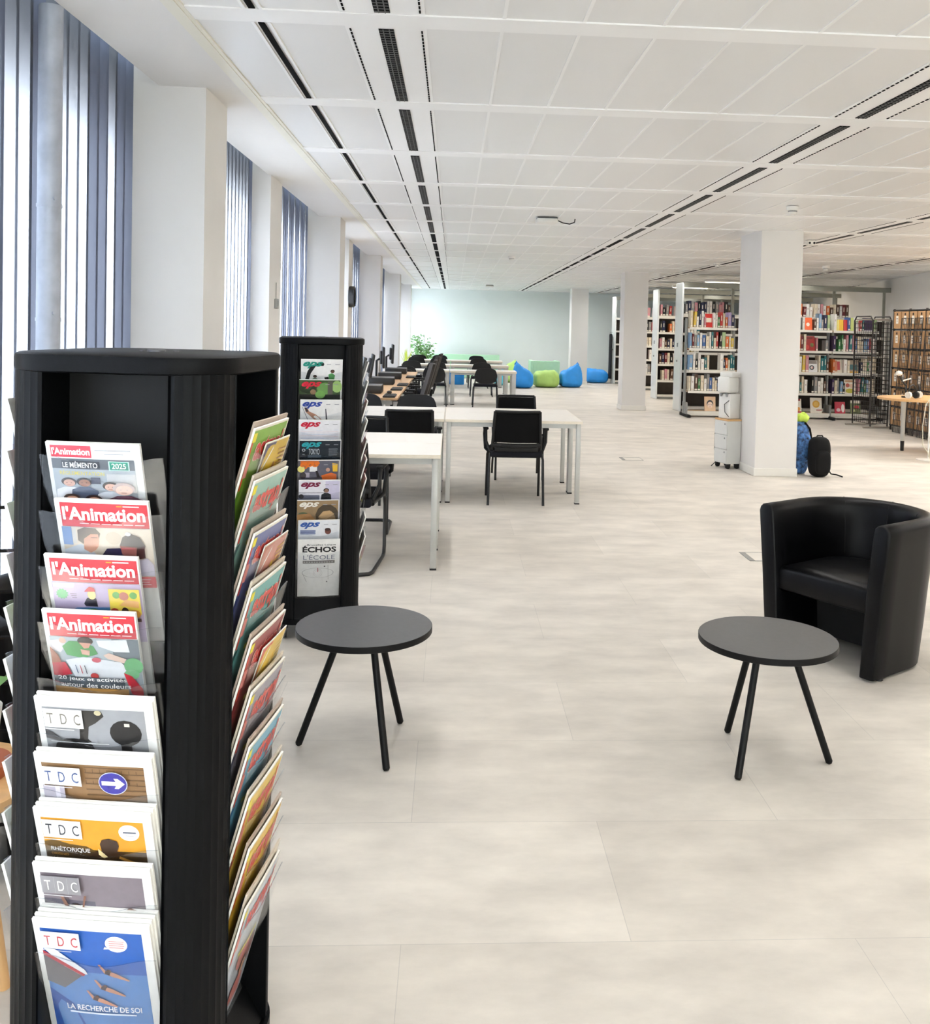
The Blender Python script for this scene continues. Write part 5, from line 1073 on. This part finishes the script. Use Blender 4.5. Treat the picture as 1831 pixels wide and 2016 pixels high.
for sx, nm in ((-0.18, 0), (0.18, 1)):
    b = MB(); fr = [(sx*0.9, -0.28, 0.03), (sx, -0.28, 1.86), (sx, -0.22, 1.93), (sx, 0.22, 1.93), (sx, 0.28, 1.86), (sx*0.9, 0.28, 0.03)]; b.tube(fr, 0.013, 8); b.build('side_frame', M_WIRE, ws, smooth=60)
b = MB()
for y in (-0.28, 0.28): b.tube([(-0.17, y, 1.88), (0.17, y, 1.88)], 0.012, 8); b.tube([(-0.30, y, 0.02), (0.30, y, 0.02)], 0.015, 8)
b.build('cross_bar', mat('pale_wire', (176, 170, 160), rough=0.35, metal=0.5, noise=0.04), ws)
for side in (-1, 1):
    b = MB()
    for k in range(9): b.cyl((side*0.17, -0.26+0.065*k, 0.08), (side*0.17, -0.26+0.065*k, 1.84), 0.005, n=5)
    for k in range(24): b.cyl((side*0.17, -0.27, 0.08+0.075*k), (side*0.17, 0.27, 0.08+0.075*k), 0.005, n=5)
    b.build('mesh_panel', M_WIRE, ws, smooth=0)
b = MB()
for k in range(6): b.cyl((-0.17+0.068*k, -0.27, 0.08), (-0.17+0.068*k, -0.27, 1.84), 0.005, n=5)
for k in range(24): b.cyl((-0.17, -0.27, 0.08+0.075*k), (0.17, -0.27, 0.08+0.075*k), 0.005, n=5)
b.build('mesh_panel', M_WIRE, ws, smooth=0)
for q, (dx, dy, a) in enumerate([(0.02, -0.95, 0.05), (0.05, -1.3, -0.06), (0.03, -1.75, 0.04)]):
    e = empty('grid_panel', (7.36+dx, 16.30+dy, 0), a, ['first', 'second', 'third'][q]+' dark grid panel leaning against the archive boxes', 'grid panel', 'grid panels at the archive boxes')
    b = MB(); lean = 0.10
    P = lambda y, z: (lean*z/1.9-0.06, y, z)
    for k in range(7): b.cyl(P(-0.15+0.05*k, 0.01), P(-0.15+0.05*k, 1.9), 0.004 if 0 < k < 6 else 0.008, n=6)
    b.build('upright_wires', M_WIRE, e, smooth=0); b = MB()
    for k in range(20): b.cyl(P(-0.15, 0.02+0.099*k), P(0.15, 0.02+0.099*k), 0.005, n=5)
    b.build('cross_wires', M_WIRE, e, smooth=0)
# ------------------------------------------------------------------ right foreground: oak table with headsets
M_OAKT = mat('oak_table_top', (214, 170, 116), rough=0.4, noise=0.07, nscale=8, stretch=(1, 6, 1))
rt = empty('oval_table', (6.93, 12.72, 0), 0, 'oak topped table cut by the right edge', 'table')
b = MB(); b.prism([(1.10*math.copysign(abs(math.cos(t))**0.85, math.cos(t)), 0.62*math.copysign(abs(math.sin(t))**0.85, math.sin(t))) for t in [2*PI*k/64 for k in range(64)]], 0.735, 0.765); b.build('tabletop', M_OAKT, rt, smooth=40)
for x, y in ((-0.63, 0.32), (0.66, 0.32), (0.66, -0.32), (-0.30, -0.42)):
    if (x, y) == (-0.30, -0.42): continue
    b = MB(); b.cyl((x, y, 0.735), (x, y, 0.14), 0.036, 0.027, n=16); l = b.build('leg', M_LEGG, rt); b = MB(); b.cyl((x, y, 0.14), (x, y, 0.0), 0.027, 0.023, n=16); b.build('foot_sleeve', M_RUBBER, l)
M_WHP = mat('white_plastic', (228, 226, 220), rough=0.4, noise=0.02)
def headset(x, y, z, rz, label):
    e = empty('headset', (x, y, z), rz, label, 'headset', 'headsets on the oak table')
    for s in (-1, 1):
        b = MB(); b.cyl((s*0.07, 0, 0.055), (s*0.10, 0, 0.055), 0.048, 0.044, n=18); b.build('ear_cup', M_WHP if s < 0 else M_PC, e)
        b = MB(); b.cyl((s*0.055, 0, 0.055), (s*0.07, 0, 0.055), 0.042, n=18); b.build('ear_pad', M_RUBBER, e)
    b = MB(); b.tube([(0.085*math.cos(PI*k/12), 0, 0.09+0.10*math.sin(PI*k/12)) for k in range(13)], 0.008, 8); b.build('headband', M_PC, e, smooth=60)
headset(6.13, 12.45, 0.765, 0.5, 'white and black headset at the edge of the oak table')
headset(6.30, 12.62, 0.765, 1.2, 'second headset, behind the first on the oak table')
b = MB(); b.tube([(0, 0, 0.16), (-0.06, 0, 0.22), (-0.10, 0, 0.30)], 0.012, 8); b.ell((-0.11, 0, 0.33), (0.045, 0.045, 0.035), 1); b.tube([(-0.07, 0, 0.22), (0.0, 0, 0.245), (0.06, 0, 0.26)], 0.010, 8, 1); b.cyl((0, 0, 0), (0, 0, 0.02), 0.06, n=20); b.tube([(0, 0, 0.02), (0, 0, 0.16)], 0.012, 8)
tag(b.build('gooseneck_lamp', [M_PC, M_WHP], loc=(6.19, 12.75, 0.765), smooth=50), 'white headed black gooseneck lamp behind the headsets on the oak table', 'lamp')
e = empty('floor_stand', (6.17, 12.08, 0), 0, 'white floor stand with hanging cable before the oak table', 'stand')
b = MB(); b.lathe([(0.0, 0.0), (0.13, 0.0), (0.13, 0.012), (0.03, 0.022), (0, 0.022)], 28); b.build('base', M_WHP, e, smooth=40)
b = MB(); b.cyl((0.02, 0, 0.02), (0.05, 0.06, 0.80), 0.010, n=12); b.build('pole', M_WHP, e)
b = MB(); b.tube([(0.05, 0.06, 0.80), (-0.02, 0.03, 0.72), (-0.07, 0.0, 0.45), (-0.07, -0.02, 0.2), (0.0, -0.03, 0.10), (0.03, 0, 0.03)], 0.006, 8); b.build('cable', mat('beige_cable', (200, 194, 176), rough=0.5, noise=0.03), e, smooth=60)

# ------------------------------------------------------------------ beside the first free pillar
M_DRAW = mat('light_grey_drawer', (214, 214, 210), rough=0.45, noise=0.02)
dp = empty('drawer_unit', (3.262, 11.13, 0), math.radians(-74), 'light grey three drawer pedestal with oak top against the white pillar', 'drawer unit')
b = MB(); b.box((0, 0, 0.31), (0.27, 0.18, 0.50)); b.build('carcass', M_DRAW, dp, smooth=0)
b = MB(); b.box((0, 0, 0.571), (0.28, 0.19, 0.022), 0, 0.003, seg=1); b.build('oak_top', M_OAKT, dp)
for k, (z, h) in enumerate(((0.475, 0.155), (0.31, 0.155), (0.145, 0.155))):
    b = MB(); b.box((0, -0.094, z), (0.262, 0.012, h), 0, 0.002, seg=1); d = b.build('drawer', M_DRAW, dp); b = MB(); b.box((0.09, -0.101, z+0.05), (0.02, 0.003, 0.02)); b.build('lock', M_UPR, d, smooth=0)
for sx in (-1, 1):
    for sy in (-1, 1): b = MB(); b.cyl((sx*0.11-0.012, sy*0.06, 0.028), (sx*0.11+0.012, sy*0.06, 0.028), 0.028, n=14); b.box((sx*0.11, sy*0.06, 0.05), (0.04, 0.05, 0.02)); b.build('caster', M_RUBBER, dp)
b = MB(); b.tube([(-0.165, -0.02, 0.55), (-0.20, -0.05, 0.40), (-0.205, -0.05, 0.20), (-0.175, -0.04, 0.05), (-0.12, -0.14, 0.008)], 0.006, 6); tag(b.build('power_cable', M_RUBBER, loc=(3.262, 11.13, 0), rot=(0, 0, math.radians(-74)), smooth=60), 'thin dark cable hanging beside the drawer pedestal', 'cable')
wd = empty('water_dispenser', (3.262, 11.13, 0.582), math.radians(-62), 'white countertop drinks dispenser standing on the drawer pedestal', 'drinks dispenser')
b = MB(); b.box((0, 0.01, 0.15), (0.19, 0.17, 0.30), 0, 0.015); b.build('body', M_WHP, wd)
b = MB(); b.box((-0.005, -0.015, 0.40), (0.20, 0.18, 0.19), 0, 0.03, seg=3); b.box((0.01, 0.0, 0.52), (0.19, 0.16, 0.06), 0, 0.015); b.build('head', M_WHP, wd, smooth=45)
b = MB(); b.cyl((-0.04, -0.09, 0.30), (-0.04, -0.09, 0.26), 0.02, 0.012, n=12); b.cyl((0.05, -0.09, 0.30), (0.05, -0.09, 0.26), 0.02, 0.012, n=12); b.build('spout', mat('grey_plastic', (150, 150, 150), rough=0.4, noise=0.03), wd)
b = MB(); b.tube([(0.085, -0.08, 0.22), (0.02, -0.09, 0.17), (0.03, -0.09, 0.08), (0.085, -0.08, 0.03)], 0.004, 6); b.build('hose', M_RUBBER, wd, smooth=60)
M_NYL = mat('black_nylon', (11, 11, 12), rough=0.8, spec=0.25, noise=0.1, nscale=60, bump=0.2, bscale=200)
bp = empty('backpack', (4.135, 10.53, 0), 0.10, 'black backpack standing on the floor right of the pillar', 'backpack')
b = MB()
def sq(p, e=0.55): return Vector((math.copysign(abs(p.x)**e, p.x), math.copysign(abs(p.y)**e, p.y), math.copysign(abs(p.z)**e, p.z)))
b.ell((0, 0, 0.225), (0.112, 0.10, 0.225), 0, 24, 16, sq); b.build('bag_body', M_NYL, bp, smooth=60)
b = MB(); b.ell((0, -0.085, 0.17), (0.09, 0.045, 0.13), 0, 20, 12, sq); b.build('front_pocket', M_NYL, bp, smooth=60)
b = MB(); b.tube([(-0.04, 0, 0.44), (-0.03, 0, 0.462), (0.03, 0, 0.462), (0.04, 0, 0.44)], 0.008, 8); b.build('top_handle', M_NYL, bp, smooth=60)
b = MB(); b.tube([(0.10, 0.05, 0.38), (0.135, 0.06, 0.28), (0.12, 0.05, 0.10), (0.15, 0.0, 0.03), (0.20, -0.03, 0.025), (0.25, -0.08, 0.008)], 0.008, 8); b.build('strap', M_NYL, bp, smooth=60)
b = MB(); b.tube([(-0.085, -0.105, 0.30), (0, -0.118, 0.31), (0.085, -0.105, 0.30)], 0.003, 6); b.build('zip', M_NYL, bp, smooth=60)
M_BLUEP = mat('blue_patterned_nylon', (58, 98, 150), rough=0.65, noise=0.95, nscale=26, bump=0.2, bscale=120)
bq = empty('backpack', (3.985, 10.74, 0), 0.3, 'blue patterned backpack behind the black one', 'backpack')
b = MB(); b.ell((0, 0, 0.30), (0.095, 0.085, 0.30), 0, 24, 16, sq); b.build('bag_body', M_BLUEP, bq, smooth=60)
b = MB(); b.ell((0, -0.065, 0.32), (0.085, 0.05, 0.16), 0, 20, 12, sq); b.build('front_pocket', M_BLUEP, bq, smooth=60)
b = MB(); b.tube([(0.02, -0.06, 0.59), (0.08, -0.07, 0.52), (0.115, -0.06, 0.40), (0.10, -0.04, 0.28)], 0.012, 8); b.build('strap', M_NYL, bq, smooth=60)
b = MB(); b.ell((0, 0, 0.05), (0.075, 0.07, 0.055), 0, 18, 10, lambda p: Vector((p.x*(1+0.25*math.sin(5*p.y)), p.y*(1+0.25*math.sin(4*p.x)), p.z*(1+0.3*math.sin(6*p.x+3*p.y))))); tag(b.build('lime_cap', mat('lime_fabric', (186, 212, 84), rough=0.7, noise=0.08, nscale=30), loc=(4.01, 10.74, 0.59), smooth=70), 'bright lime cloth cap lying on top of the blue backpack', 'cap')

# ------------------------------------------------------------------ lounge corner far back
M_BLUEB = mat('blue_beanbag_fabric', (34, 140, 220), rough=0.6, noise=0.08, nscale=6, bump=0.1, bscale=40); M_LIME = mat('lime_beanbag_fabric', (170, 206, 110), rough=0.6, noise=0.08, nscale=6, bump=0.1, bscale=40); M_MINT = mat('mint_upholstery', (174, 214, 182), rough=0.7, noise=0.03, nscale=10)
def bean_bag(x, y, rx, ry, h, m, label, peak=0.35, lean=0.0):
    hb = h*(0.68 if peak else 0.92)
    def f(p):
        a = math.atan2(p.y, p.x); q = sq(p, 0.48); z = (q.z+1)/2
        k = 1+0.03*math.sin(3*a+5*z)+0.025*math.sin(7*a-3*z)
        return Vector((q.x*k*(1-0.10*z*z), q.y*k*(1-0.14*z*z), q.z))
    b = MB(); b.ell((0, 0, hb/2), (rx, ry, hb/2), 0, 32, 22, f); cx = lean*rx
    for i, v in enumerate(b.v):                        # gathered top pulled up towards the handle
        z = v[2]/hb
        if z > 0.45:
            w = min(1.0, (z-0.45)/0.4); dd = max(0.0, 1-abs(v[0]-cx)/(1.35*rx))
            b.v[i] = (v[0], v[1]*(1-0.55*w*dd*(1 if peak else 0.3)), v[2]+((h-hb)*dd**1.5*1.1+0.018*math.sin(9*v[0]/rx+4*v[1]/ry))*w)
    e = empty('bean_bag', (x, y, 0), 0, label, 'bean bag', 'bean bags in the lounge corner')
    b.build('cushion_body', m, e, smooth=75)
    if peak:
        b = MB(); cx = lean*rx; b.tube([(cx-0.05, 0, h*0.93), (cx, -0.02, h*1.05), (cx+0.04, 0, h*0.93)], 0.016, 6); b.build('handle', m, e, smooth=60)
bean_bag(2.52, 25.8, 0.35, 0.40, 0.46, M_LIME, 'lime green bean bag before the mint cube armchair', 0.0, 0.7)
bean_bag(3.21, 26.0, 0.31, 0.38, 0.64, M_BLUEB, 'blue bean bag with pointed top right of the lime one', 0.35, 0.6)
bean_bag(1.86, 25.3, 0.27, 0.38, 0.66, M_BLUEB, 'blue bean bag with pointed top at the table end', 0.3, -0.65)
bean_bag(4.27, 28.4, 0.34, 0.40, 0.42, M_BLUEB, 'low blue bean bag right of the farthest pillar', 0.0, -0.8)
bean_bag(1.62, 27.7, 0.36, 0.40, 0.62, M_LIME, 'green bean bag behind the blue one at the table end', 0.2, 0.5)
bean_bag(1.33, 26.3, 0.18, 0.3, 0.5, mat('cyan_beanbag_fabric', (90, 206, 226), rough=0.6, noise=0.06), 'cyan bean bag seen between the table legs', 0.1)
b = MB(); b.box((0, 0, 0.20), (0.40, 0.40, 0.40), 0, 0.03); tag(b.build('pouf', M_BLUEB, loc=(0.12, 26.2, 0), smooth=50), 'square blue pouf seen under the far tables', 'pouf')
cb = empty('cube_armchair', (2.58, 27.3, 0), 0.0, 'mint green cube armchair seen from behind', 'armchair')
b = MB(); b.box((0.06, -0.38, 0.33), (0.74, 0.10, 0.66), 0, 0.012); b.build('backrest', M_MINT, cb)
for s in (-1, 1): b = MB(); b.box((s*0.36+0.02, 0, 0.33), (0.10, 0.84, 0.66), 0, 0.012); b.build('armrest', M_MINT, cb)
b = MB(); b.box((0.02, 0.05, 0.22), (0.62, 0.72, 0.42), 0, 0.02); b.build('seat', M_MINT, cb)
sf = empty('bench_sofa', (0.35, 29.6, 0), 0, 'long mint green bench sofa along the far wall', 'sofa')
b = MB(); b.box((0, 0.35, 0.36), (2.2, 0.16, 0.70), 0, 0.02); b.build('backrest', M_MINT, sf); b = MB(); b.box((0, 0, 0.21), (2.2, 0.6, 0.40), 0, 0.02); b.build('seat', M_MINT, sf)
M_POT = mat('white_plant_pot', (224, 222, 216), rough=0.5, noise=0.04); M_LEAF = mat('leaf_green', (92, 140, 74), rough=0.5, noise=0.25, nscale=12); M_LEAFY = mat('spiky_leaf_yellow_green', (186, 200, 70), rough=0.5, noise=0.2, nscale=10); M_SOIL = mat('soil', (52, 42, 34), rough=0.9, noise=0.2, nscale=40)
def bush(x, y, z, label, hh=0.66, rad=0.44, n=230, m=M_LEAF, seed=3, lw=0.075, pot=0.16, ph=0.30):
    e = empty('potted_plant', (x, y, z), 0, label, 'plant'); r = random.Random(seed)
    b = MB(); b.lathe([(0, 0), (pot*0.78, 0), (pot, ph), (pot*0.92, ph), (pot*0.9, ph-0.03), (0, ph-0.03)], 24); b.build('pot', M_POT, e, smooth=40)
    b = MB(); b.lathe([(pot*0.9, ph-0.028), (0, ph-0.02)], 20); b.build('soil', M_SOIL, e)
    b = MB(); tips = []
    for k in range(14):
        a = 2*PI*k/14+r.uniform(-0.2, 0.2); q = r.uniform(0.2, 1)*rad; t = Vector((q*math.cos(a), q*math.sin(a), ph+hh*r.uniform(0.5, 1.0))); tips.append(t)
        b.tube([(0.03*math.cos(a), 0.03*math.sin(a), ph-0.03), t*0.5+Vector((0, 0, ph*0.6)), t], 0.006, 5)
    b.build('stems', mat('green_stem', (84, 110, 60), rough=0.6, noise=0.1), e, smooth=60)
    b = MB()
    for k in range(n):
        t = r.choice(tips); c = t*r.uniform(0.45, 1.0)+Vector((r.uniform(-1, 1), r.uniform(-1, 1), r.uniform(-0.6, 1)))*rad*0.32; c.z = max(c.z, ph+0.05)
        d = Vector((r.uniform(-1, 1), r.uniform(-1, 1), r.uniform(-0.5, 0.6))).normalized(); s = d.orthogonal().normalized(); L = lw*r.uniform(0.8, 1.6); w = L*0.28; nn = d.cross(s)*L*0.12
        b.add([c-d*L/2, c-s*w+nn, c-d*0+nn*1.4, c+s*w+nn, c+d*L/2], [(0, 1, 2), (0, 2, 3), (1, 4, 2), (2, 4, 3)])
    f = b.build('foliage', m, e, recalc=False, smooth=60); return e
bush(-0.92, 28.9, 0.0, 'bushy green potted plant in the far left corner', 0.85, 0.42, 320, pot=0.2, ph=0.45, lw=0.09)
e = empty('potted_plant', (-1.30, 27.1, 0), 0, 'spiky yellow green potted plant left of the bushy one', 'plant')
b = MB(); b.lathe([(0, 0), (0.13, 0), (0.16, 0.5), (0.145, 0.5), (0.14, 0.47), (0, 0.47)], 24); b.build('pot', M_POT, e, smooth=40)
b = MB(); r = random.Random(5)
for k in range(16):
    a = 2*PI*k/16; L = r.uniform(0.25, 0.5); lean = r.uniform(0.05, 0.22); p0 = Vector((0.05*math.cos(a), 0.05*math.sin(a), 0.46)); t = Vector((lean*math.cos(a), lean*math.sin(a), 0.46+L)); s = Vector((-math.sin(a), math.cos(a), 0))*0.022; m = (p0+t)/2-Vector((math.cos(a), math.sin(a), 0))*0.02
    b.add([p0-s*0.6, p0+s*0.6, m+s, m-s, t], [(0, 1, 2, 3), (3, 2, 4)])
b.build('blades', M_LEAFY, e, recalc=False, smooth=0)
e = empty('hanging_coat', (4.655, 28.2, 0), 0, 'long black coat hung on the end of the farthest book stack', 'coat')
b = MB()
def coat(u, v): a = 2*PI*u; w = 0.10+0.05*v+0.012*math.sin(6*a); return (0.045*math.sin(a)*1.0, w*math.cos(a), 1.44-1.30*v+0.03*math.cos(2*a)*(1-v))
b.grid(coat, 24, 12); b.build('coat_body', mat('black_wool', (20, 22, 28), rough=0.85, noise=0.1, nscale=30), e, smooth=70)
b = MB(); b.tube([(0.05, 0, 1.50), (-0.02, 0, 1.51), (-0.03, 0, 1.46)], 0.008, 6); b.build('hook', M_UPR, e, smooth=60)

# ------------------------------------------------------------------ ceiling devices, clock, floor boxes
def detector(x, y, r, h, label):
    e = empty('smoke_detector', (x, y, CZ), 0, label, 'smoke detector', 'smoke detectors on the ceiling')
    b = MB(); b.lathe([(0, -h), (r*0.55, -h), (r*0.7, -h*0.72), (r*0.72, -h*0.55), (r*0.95, -h*0.5), (r, -h*0.1), (r, 0), (0, 0)], 24); b.build('dome', M_WHP, e, smooth=35)
    b = MB(); b.lathe([(r*0.73, -h*0.70), (r*0.735, -h*0.58)], 24); b.build('slot_ring', mat('detector_grey', (120, 120, 122), rough=0.5), e)
detector(3.00, 8.45, 0.055, 0.07, 'white smoke detector on the ceiling before the first free pillar')
detector(6.13, 15.6, 0.06, 0.08, 'white smoke detector on the ceiling right of the pillar')
detector(0.91, 15.5, 0.06, 0.06, 'small white smoke detector in the middle of the ceiling')
detector(4.30, 15.6, 0.05, 0.06, 'white smoke detector between the two free pillars')
def sensor(x, y, label):
    e = empty('twin_sensor', (x, y, CZ), 0, label, 'sensor')
    b = MB(); b.box((0, 0, -0.03), (0.10, 0.10, 0.06), 0, 0.012); b.build('housing', M_WHP, e)
    for s in (-1, 1): b = MB(); b.cyl((s*0.028, -0.052, -0.035), (s*0.028, -0.046, -0.035), 0.014, n=14); b.build('lens', M_PC, e)
sensor(4.30, 11.45, 'white twin lens sensor on the ceiling right of the pillar')
def access_point(x, y, label, cab):
    e = empty('access_point', (x, y, CZ), 0, label, 'wireless access point', 'access points on the ceiling')
    b = MB(); b.box((0, 0, -0.032), (0.22, 0.22, 0.045), 0, 0.015); b.build('housing', M_WHP, e, smooth=50); b = MB(); b.box((0, 0, -0.005), (0.20, 0.20, 0.012)); b.build('bracket', M_PC, e, smooth=0)
    if cab: b = MB(); b.tube([(0.11, 0.0, -0.02), (0.17, 0, -0.045), (0.24, 0, -0.055), (0.29, 0, -0.035), (0.295, 0, 0.0)], 0.006, 6); b.build('cable', M_RUBBER, e, smooth=60)
access_point(0.94, 9.95, 'white access point with dark loop of cable on the ceiling', True)
access_point(0.97, 26.5, 'small far access point on the ceiling near the green wall', False)
ck = empty('wall_clock', (-1.44, 13.32, 1.96), 0, 'round black wall clock on the narrow pilaster', 'clock')
b = MB(); b.lathe([(0.0, 0.0), (0.14, 0.0), (0.145, 0.01), (0.145, 0.075), (0.132, 0.08), (0.128, 0.06), (0.0, 0.06)], 40, M=Matrix.Rotation(PI/2, 4, 'Y')); b.build('case', mat('clock_black', (16, 16, 18), rough=0.4, noise=0.04), ck, smooth=35)
b = MB(); b.lathe([(0.126, 0.0615), (0, 0.0615)], 32, M=Matrix.Rotation(PI/2, 4, 'Y')); b.build('dial', M_WHP, ck)
b = MB(); b.box((0.064, 0, 0.03), (0.002, 0.008, 0.07)); b.box((0.064, 0.04, 0), (0.002, 0.09, 0.006)); b.build('hands', M_PC, ck, smooth=0)
e = empty('thermostat', (-1.44, 7.85, 1.74), 0, 'small grey thermostat with antenna on the second pilaster', 'thermostat')
b = MB(); b.box((0.012, 0, 0), (0.024, 0.09, 0.08), 0, 0.005); b.build('housing', mat('thermostat_grey', (156, 156, 152), rough=0.4, noise=0.03), e); b = MB(); b.box((0.025, 0, 0.005), (0.002, 0.05, 0.04)); b.build('display', M_UPR, e, smooth=0); b = MB(); b.cyl((0.012, -0.03, 0.04), (0.012, -0.03, 0.17), 0.003, n=6); b.build('antenna', M_UPR, e)
def floor_box(x, y, rz, w, d, label):
    e = empty('floor_outlet', (x, y, 0), rz, label, 'floor outlet', 'floor outlet covers')
    b = MB(); t = 0.006
    for s in (-1, 1): b.box((s*(w/2-t/2), 0, 0.0015), (t, d, 0.003)); b.box((0, s*(d/2-t/2), 0.0015), (w, t, 0.003))
    b.build('frame', M_UPR, e, smooth=0); b = MB(); b.box((0, 0, 0.0008), (w-2*t, d-2*t, 0.0016)); b.build('lid', mat('floor_lid', (206, 200, 190), rough=0.45, noise=0.08, nscale=3), e, smooth=0)
    b = MB(); b.box((-w/2+0.022, 0, 0.0022), (0.034, d*0.96, 0.0032)); b.build('cable_flap', mat('flap_grey', (128, 126, 122), rough=0.5, noise=0.05), e, smooth=0)
floor_box(2.235, 11.75, 0, 0.26, 0.26, 'square floor outlet cover between table row and pillar')
floor_box(2.24, 6.70, 0, 0.26, 0.26, 'square floor outlet cover left of the tub armchair')

# ------------------------------------------------------------------ left edge by the window: side table, plant, wire stand
st = empty('side_table', (-1.20, 2.30, 0), 0, 'small round wooden side table at the left edge', 'table')
b = MB(); b.lathe([(0, 0.47), (0.22, 0.47), (0.225, 0.478), (0.225, 0.495), (0.22, 0.50), (0, 0.50)], 48); b.build('tabletop', M_OAKT, st, smooth=35)
for k in range(3): a = 2*PI*k/3; b = MB(); b.cyl((0.17*math.cos(a), 0.17*math.sin(a), 0), (0.10*math.cos(a), 0.10*math.sin(a), 0.47), 0.013, 0.017, n=12); b.build('leg', M_OAKT, st)
b = MB(); b.lathe([(0, 0), (0.075, 0), (0.085, 0.035), (0, 0.035)], 28); tag(b.build('saucer', mat('terracotta', (176, 96, 58), rough=0.6, noise=0.08), loc=(-1.12, 2.32, 0.50)), 'terracotta saucer under the small plant on the side table', 'saucer')
p = bush(-1.12, 2.32, 0.535, 'small leafy plant in a grey brown pot on the side table', 0.16, 0.10, 34, seed=9, lw=0.07, pot=0.065, ph=0.13)
ws2 = empty('wire_brochure_stand', (-1.26, 2.66, 0), 0.2, 'thin black wire brochure stand at the left edge', 'brochure stand')
b = MB()
for s in (-1, 1): b.tube([(s*0.12, -0.10, 0), (s*0.12, 0.0, 1.12)], 0.006, 6); b.tube([(s*0.12, 0.14, 0), (s*0.12, 0.0, 1.12)], 0.006, 6)
b.build('stand_legs', M_LEGB, ws2)
for z in (0.35, 0.6, 0.85, 1.08):
    b = MB(); b.tube([(-0.12, -0.02, z), (0.12, -0.02, z)], 0.005, 6); b.tube([(-0.12, -0.10, z-0.10), (0.12, -0.10, z-0.10)], 0.005, 6)
    for s in (-0.12, 0, 0.12): b.tube([(s, -0.02, z), (s, -0.10, z-0.10)], 0.004, 6)
    b.build('wire_tray', M_LEGB, ws2)
print('books', NBOOK[0])
